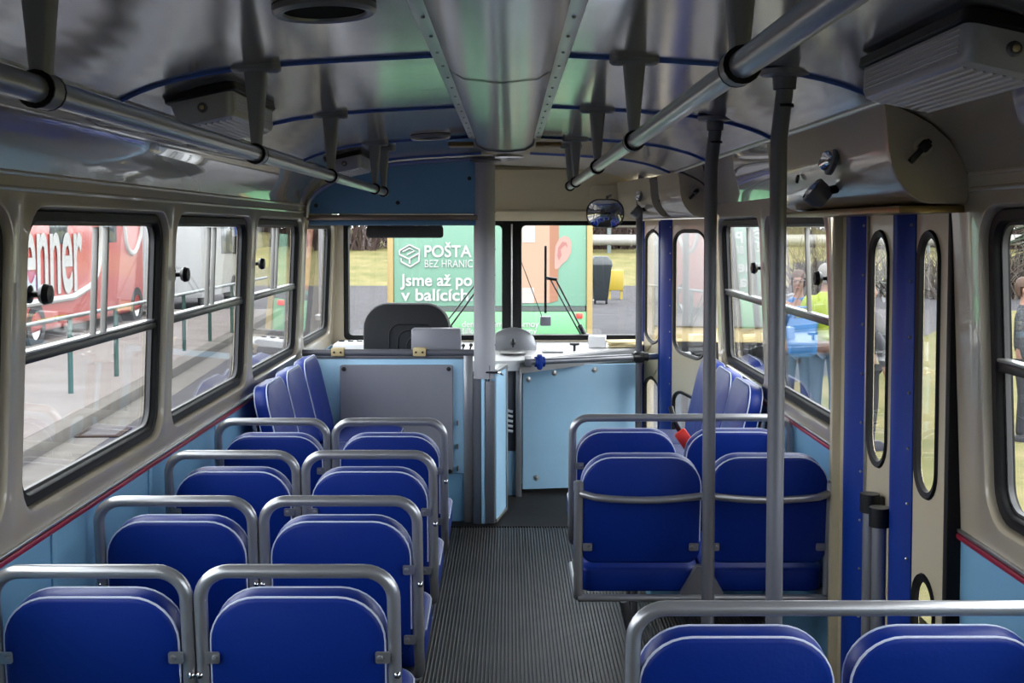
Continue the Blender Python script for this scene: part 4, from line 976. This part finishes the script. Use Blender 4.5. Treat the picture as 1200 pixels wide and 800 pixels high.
# ------------------------------------------------------------------ people outside
def skin_mesh(name, m, parent, nodes, edges, root=0, sub=2):
    """nodes: list of (pos, (rx, ry)); one continuous skinned surface"""
    me = bpy.data.meshes.new(name); me.from_pydata([n_[0] for n_ in nodes], edges, []); o = bpy.data.objects.new(name, me); COL.objects.link(o); o.parent = parent
    sk = o.modifiers.new('skin', 'SKIN'); sk.use_smooth_shade = True; sk.branch_smoothing = .6
    if not len(me.skin_vertices): bpy.context.view_layer.update()
    for i, n_ in enumerate(nodes): me.skin_vertices[0].data[i].radius = n_[1]; me.skin_vertices[0].data[i].use_root = (i == root)
    s = o.modifiers.new('sub', 'SUBSURF'); s.levels = sub; s.render_levels = sub
    me.materials.append(m); return o
def person(label, loc, rz, top, legs, hair, h=1.76, arms=((.24, .05), (.24, .05)), top_r=1.0, face=True, bend=None):
    """arms: per side (elbow forward, hand forward) swing; x = figure's left/right, -y = facing"""
    p = thing('person', label, 'person', loc, rz); s = h/1.76
    V = lambda x, y, z: (x*s, y*s, z*s)
    nd = [(V(0, 0, .96), (.135, .10)), (V(0, .01, 1.12), (.125, .095)), (V(0, 0, 1.30), (.150, .105)), (V(0, .01, 1.44), (.09, .07)), (V(0, -.005, 1.52), (.055, .055)), (V(0, -.02, 1.60), (.075, .085)), (V(0, -.015, 1.68), (.082, .098)), (V(0, .0, 1.745), (.05, .06)), (V(0, -.118, 1.63), (.012, .014))]
    ed = [(0, 1), (1, 2), (2, 3), (3, 4), (4, 5), (5, 6), (6, 7), (5, 8)]
    jk = [(V(0, 0, .90), (.165, .125)), (V(0, .01, 1.10), (.165, .13)), (V(0, 0, 1.30), (.185, .135)), (V(0, .01, 1.43), (.12, .09)), (V(0, 0, 1.49), (.075, .075))]; je = [(0, 1), (1, 2), (2, 3), (3, 4)]
    tr_ = [(V(0, 0, .94), (.15, .115))]; te = []
    for sd, (ef, hf, eo, ho, hz) in zip((-1, 1), arms):
        i = len(nd); sh, el, wr_ = V(sd*.19, .0, 1.41), V(sd*eo, -ef, 1.13), V(sd*ho, -hf, hz)
        hd = V(sd*ho, -hf-.03, hz-.07) if hz < 1.0 else V(sd*ho*.95, -hf-.075, hz+.01)
        nd += [(sh, (.055, .055)), (el, (.042, .042)), (wr_, (.026, .03)), (hd, (.02, .038))]; ed += [(2, i), (i, i+1), (i+1, i+2), (i+2, i+3)]
        d = (Vector(hd)-Vector(wr_)).normalized(); sid = Vector((0, 1, 0)) if abs(d.z) > .5 else Vector((1, 0, 0))
        for f in range(4):
            o_ = sid*(f-1.5)*.020; q = Vector(hd)+o_+d*.035; q2 = q+d*(.045-.006*abs(f-1.2))+Vector((-sd*.012, 0, -.006))
            j = len(nd); nd += [(tuple(q), (.009, .009)), (tuple(q2), (.008, .008))]; ed += [(i+3, j), (j, j+1)]
        j = len(nd); th = Vector(wr_).lerp(Vector(hd), .5)-sid*.036+d*.01; nd += [(tuple(th), (.011, .011)), (tuple(th+d*.04), (.009, .009))]; ed += [(i+2, j), (j, j+1)]
        k_ = len(jk); cu = Vector(el).lerp(Vector(wr_), .92)
        jk += [(V(sd*.185, .0, 1.40), (.085*top_r, .085*top_r)), (el, (.066*top_r, .066*top_r)), (tuple(cu), (.048, .048))]; je += [(2, k_), (k_, k_+1), (k_+1, k_+2)]
    for sd in (-1, 1):
        i = len(nd); nd += [(V(sd*.09, 0, .86), (.08, .085)), (V(sd*.10, -.02, .50), (.055, .06)), (V(sd*.10, .01, .10), (.035, .04)), (V(sd*.105, -.12, .035), (.035, .028))]; ed += [(0, i), (i, i+1), (i+1, i+2), (i+2, i+3)]
        k_ = len(tr_); tr_ += [(V(sd*.09, 0, .82), (.095, .10)), (V(sd*.10, -.02, .50), (.072, .075)), (V(sd*.10, .01, .12), (.058, .062)), (V(sd*.10, .01, .06), (.06, .064))]; te += [(0, k_), (k_, k_+1), (k_+1, k_+2), (k_+2, k_+3)]
    skin_mesh('body', M['skin'], p, nd, ed)
    skin_mesh('jacket', M[top], p, jk, je); skin_mesh('trousers', M[legs], p, tr_, te)
    b = MB(); hm = T(0, .012*s, 1.672*s)
    b.lathe([(.088*s*sin(R(a)), .112*s*cos(R(a))) for a in (1, 20, 40, 60, 75, 88)], hm @ Matrix.Diagonal((1, 1.12, 1, 1)) @ rotX(-14), 20); b.lathe([(.088*s, .0), (.086*s, -.05*s), (.07*s, -.10*s)], hm @ Matrix.Diagonal((1, 1.12, 1, 1)), 20, R(20), R(160)); b.build('hair', M[hair], p, ang=70)
    for sd in (-1, 1):
        b = MB(); b.ball(V(sd*.086, .0, 1.63), .012*s, .022*s, .032*s, 10); b.build('ear', M['skin'], p)
        b = MB(); b.ball(V(sd*.032, -.098, 1.655), .011*s, .008*s, .008*s, 10); b.build('eye', M['blackp'], p)
        b = MB(); L = [[(sd*.10*s+u, -.05*s+v, z*s) for u, v in rr(w, d_, .035)] for z, w, d_ in ((.0, .10, .28), (.03, .105, .285), (.07, .09, .22), (.10, .08, .12))]; b.loft(L); b.build('shoe', M['shoe'], p)
    b = MB(); b.ball(V(0, -.092, 1.585), .024*s, .008*s, .006*s, 10); b.build('mouth', mat('lips', '#a8615a', .5), p)
    return p
GR = G+.10
hang = (.03, .06, .27, .28, .86)
pa = person('person in bright blue jacket and glasses carrying a blue bag', (3.27, 13.5, GR), R(-18), 'bluej', 'denim', 'hairb', 1.78, ((.12, .30, .25, .09, 1.33), (.12, .30, .25, .09, 1.33)))
b = MB()
for sd in (-1, 1): b.tube([(sd*.034+.024*cos(2*pi*q/14), -.116, 1.675+.018*sin(2*pi*q/14)) for q in range(14)], .003, 6, closed=True); b.tube([(sd*.058, -.114, 1.678), (sd*.09, -.0, 1.685)], .003, 6)
b.tube([(-.012, -.117, 1.68), (.012, -.117, 1.68)], .003, 6); b.build('glasses', M['blackp'], pa)
bg = thing('plastic_bag', 'blue plastic bag held by the person in the bright blue jacket', 'bag', (3.22, 13.10, GR+.86), R(-18))
b = MB(); L = [[(u+.012*sin(9*v+z*20), v, z) for u, v in rr(w, d_, .05)] for z, w, d_ in ((0, .25, .10), (.03, .31, .15), (.15, .33, .16), (.3, .33, .14), (.39, .32, .10), (.42, .32, .09))]; b.loft(L, True, False); b.build('sack', M['bag'], bg)
for v in (-.05, .05): b = MB(); b.tube(fillet([(-.10, v*.8, .41), (-.08, v*.5, .54), (.08, v*.5, .54), (.10, v*.8, .41)], .05), .010, 6); b.build('handle', M['bag'], bg)
person('person in hi-vis yellow jacket with grey hair, back turned to the bus', (3.52, 13.25, GR), R(150), 'hivis', 'denim', 'hair', 1.86, (hang, hang), 1.15)
person('person in dark puffer jacket seen through the folding door', (3.66, 12.2, GR), R(100), 'dark_j', 'darkt', 'hairb', 1.74, (hang, hang), 1.1)
person('person in mottled grey jacket standing on the lawn at the right picture edge', (5.50, 12.7, GR), R(60), 'pat', 'darkt', 'hairb', 1.73, (hang, hang), 1.15)

# ------------------------------------------------------------------ sky, camera, view
w = bpy.data.worlds.new('World'); S.world = w; w.use_nodes = True; nt = w.node_tree; bgn = nt.nodes['Background']
tc = nt.nodes.new('ShaderNodeTexCoord'); sx = nt.nodes.new('ShaderNodeSeparateXYZ'); cr = nt.nodes.new('ShaderNodeValToRGB')
nt.links.new(tc.outputs['Generated'], sx.inputs[0]); nt.links.new(sx.outputs[2], cr.inputs[0]); nt.links.new(cr.outputs[0], bgn.inputs[0])
cr.color_ramp.elements[0].position = 0; cr.color_ramp.elements[0].color = (.86, .90, .95, 1)
cr.color_ramp.elements[1].position = .8; cr.color_ramp.elements[1].color = (.95, .98, 1.0, 1)
bgn.inputs[1].default_value = 4.4
sun = bpy.data.lights.new('sun', 'SUN'); sun.energy = 1.6; sun.angle = R(40); sun.color = (1, .96, .9); so = bpy.data.objects.new('sun', sun); COL.objects.link(so); so.rotation_euler = (R(35), R(20), 0)
cam = bpy.data.cameras.new('camera'); cam.sensor_width = 36; cam.lens = 36*1400/1200; cam.clip_start = .05; cam.clip_end = 600
co = bpy.data.objects.new('camera', cam); COL.objects.link(co); co.location = (0, 0, 1.61)
cam.shift_y = -66/1200
co.rotation_euler = (R(90)-math.atan(66/1400), 0, -math.atan(3/1400)); S.camera = co
S.view_settings.view_transform = 'Standard'; S.view_settings.look = 'None'; S.view_settings.gamma = 1; S.view_settings.use_curve_mapping = False
S.view_settings.exposure = 0.78
cy = S.cycles
cy.max_bounces = 10; cy.diffuse_bounces = 5; cy.glossy_bounces = 5; cy.transparent_max_bounces = 20; cy.caustics_reflective = False; cy.caustics_refractive = False
cy.use_denoising = True; cy.sample_clamp_indirect = 8
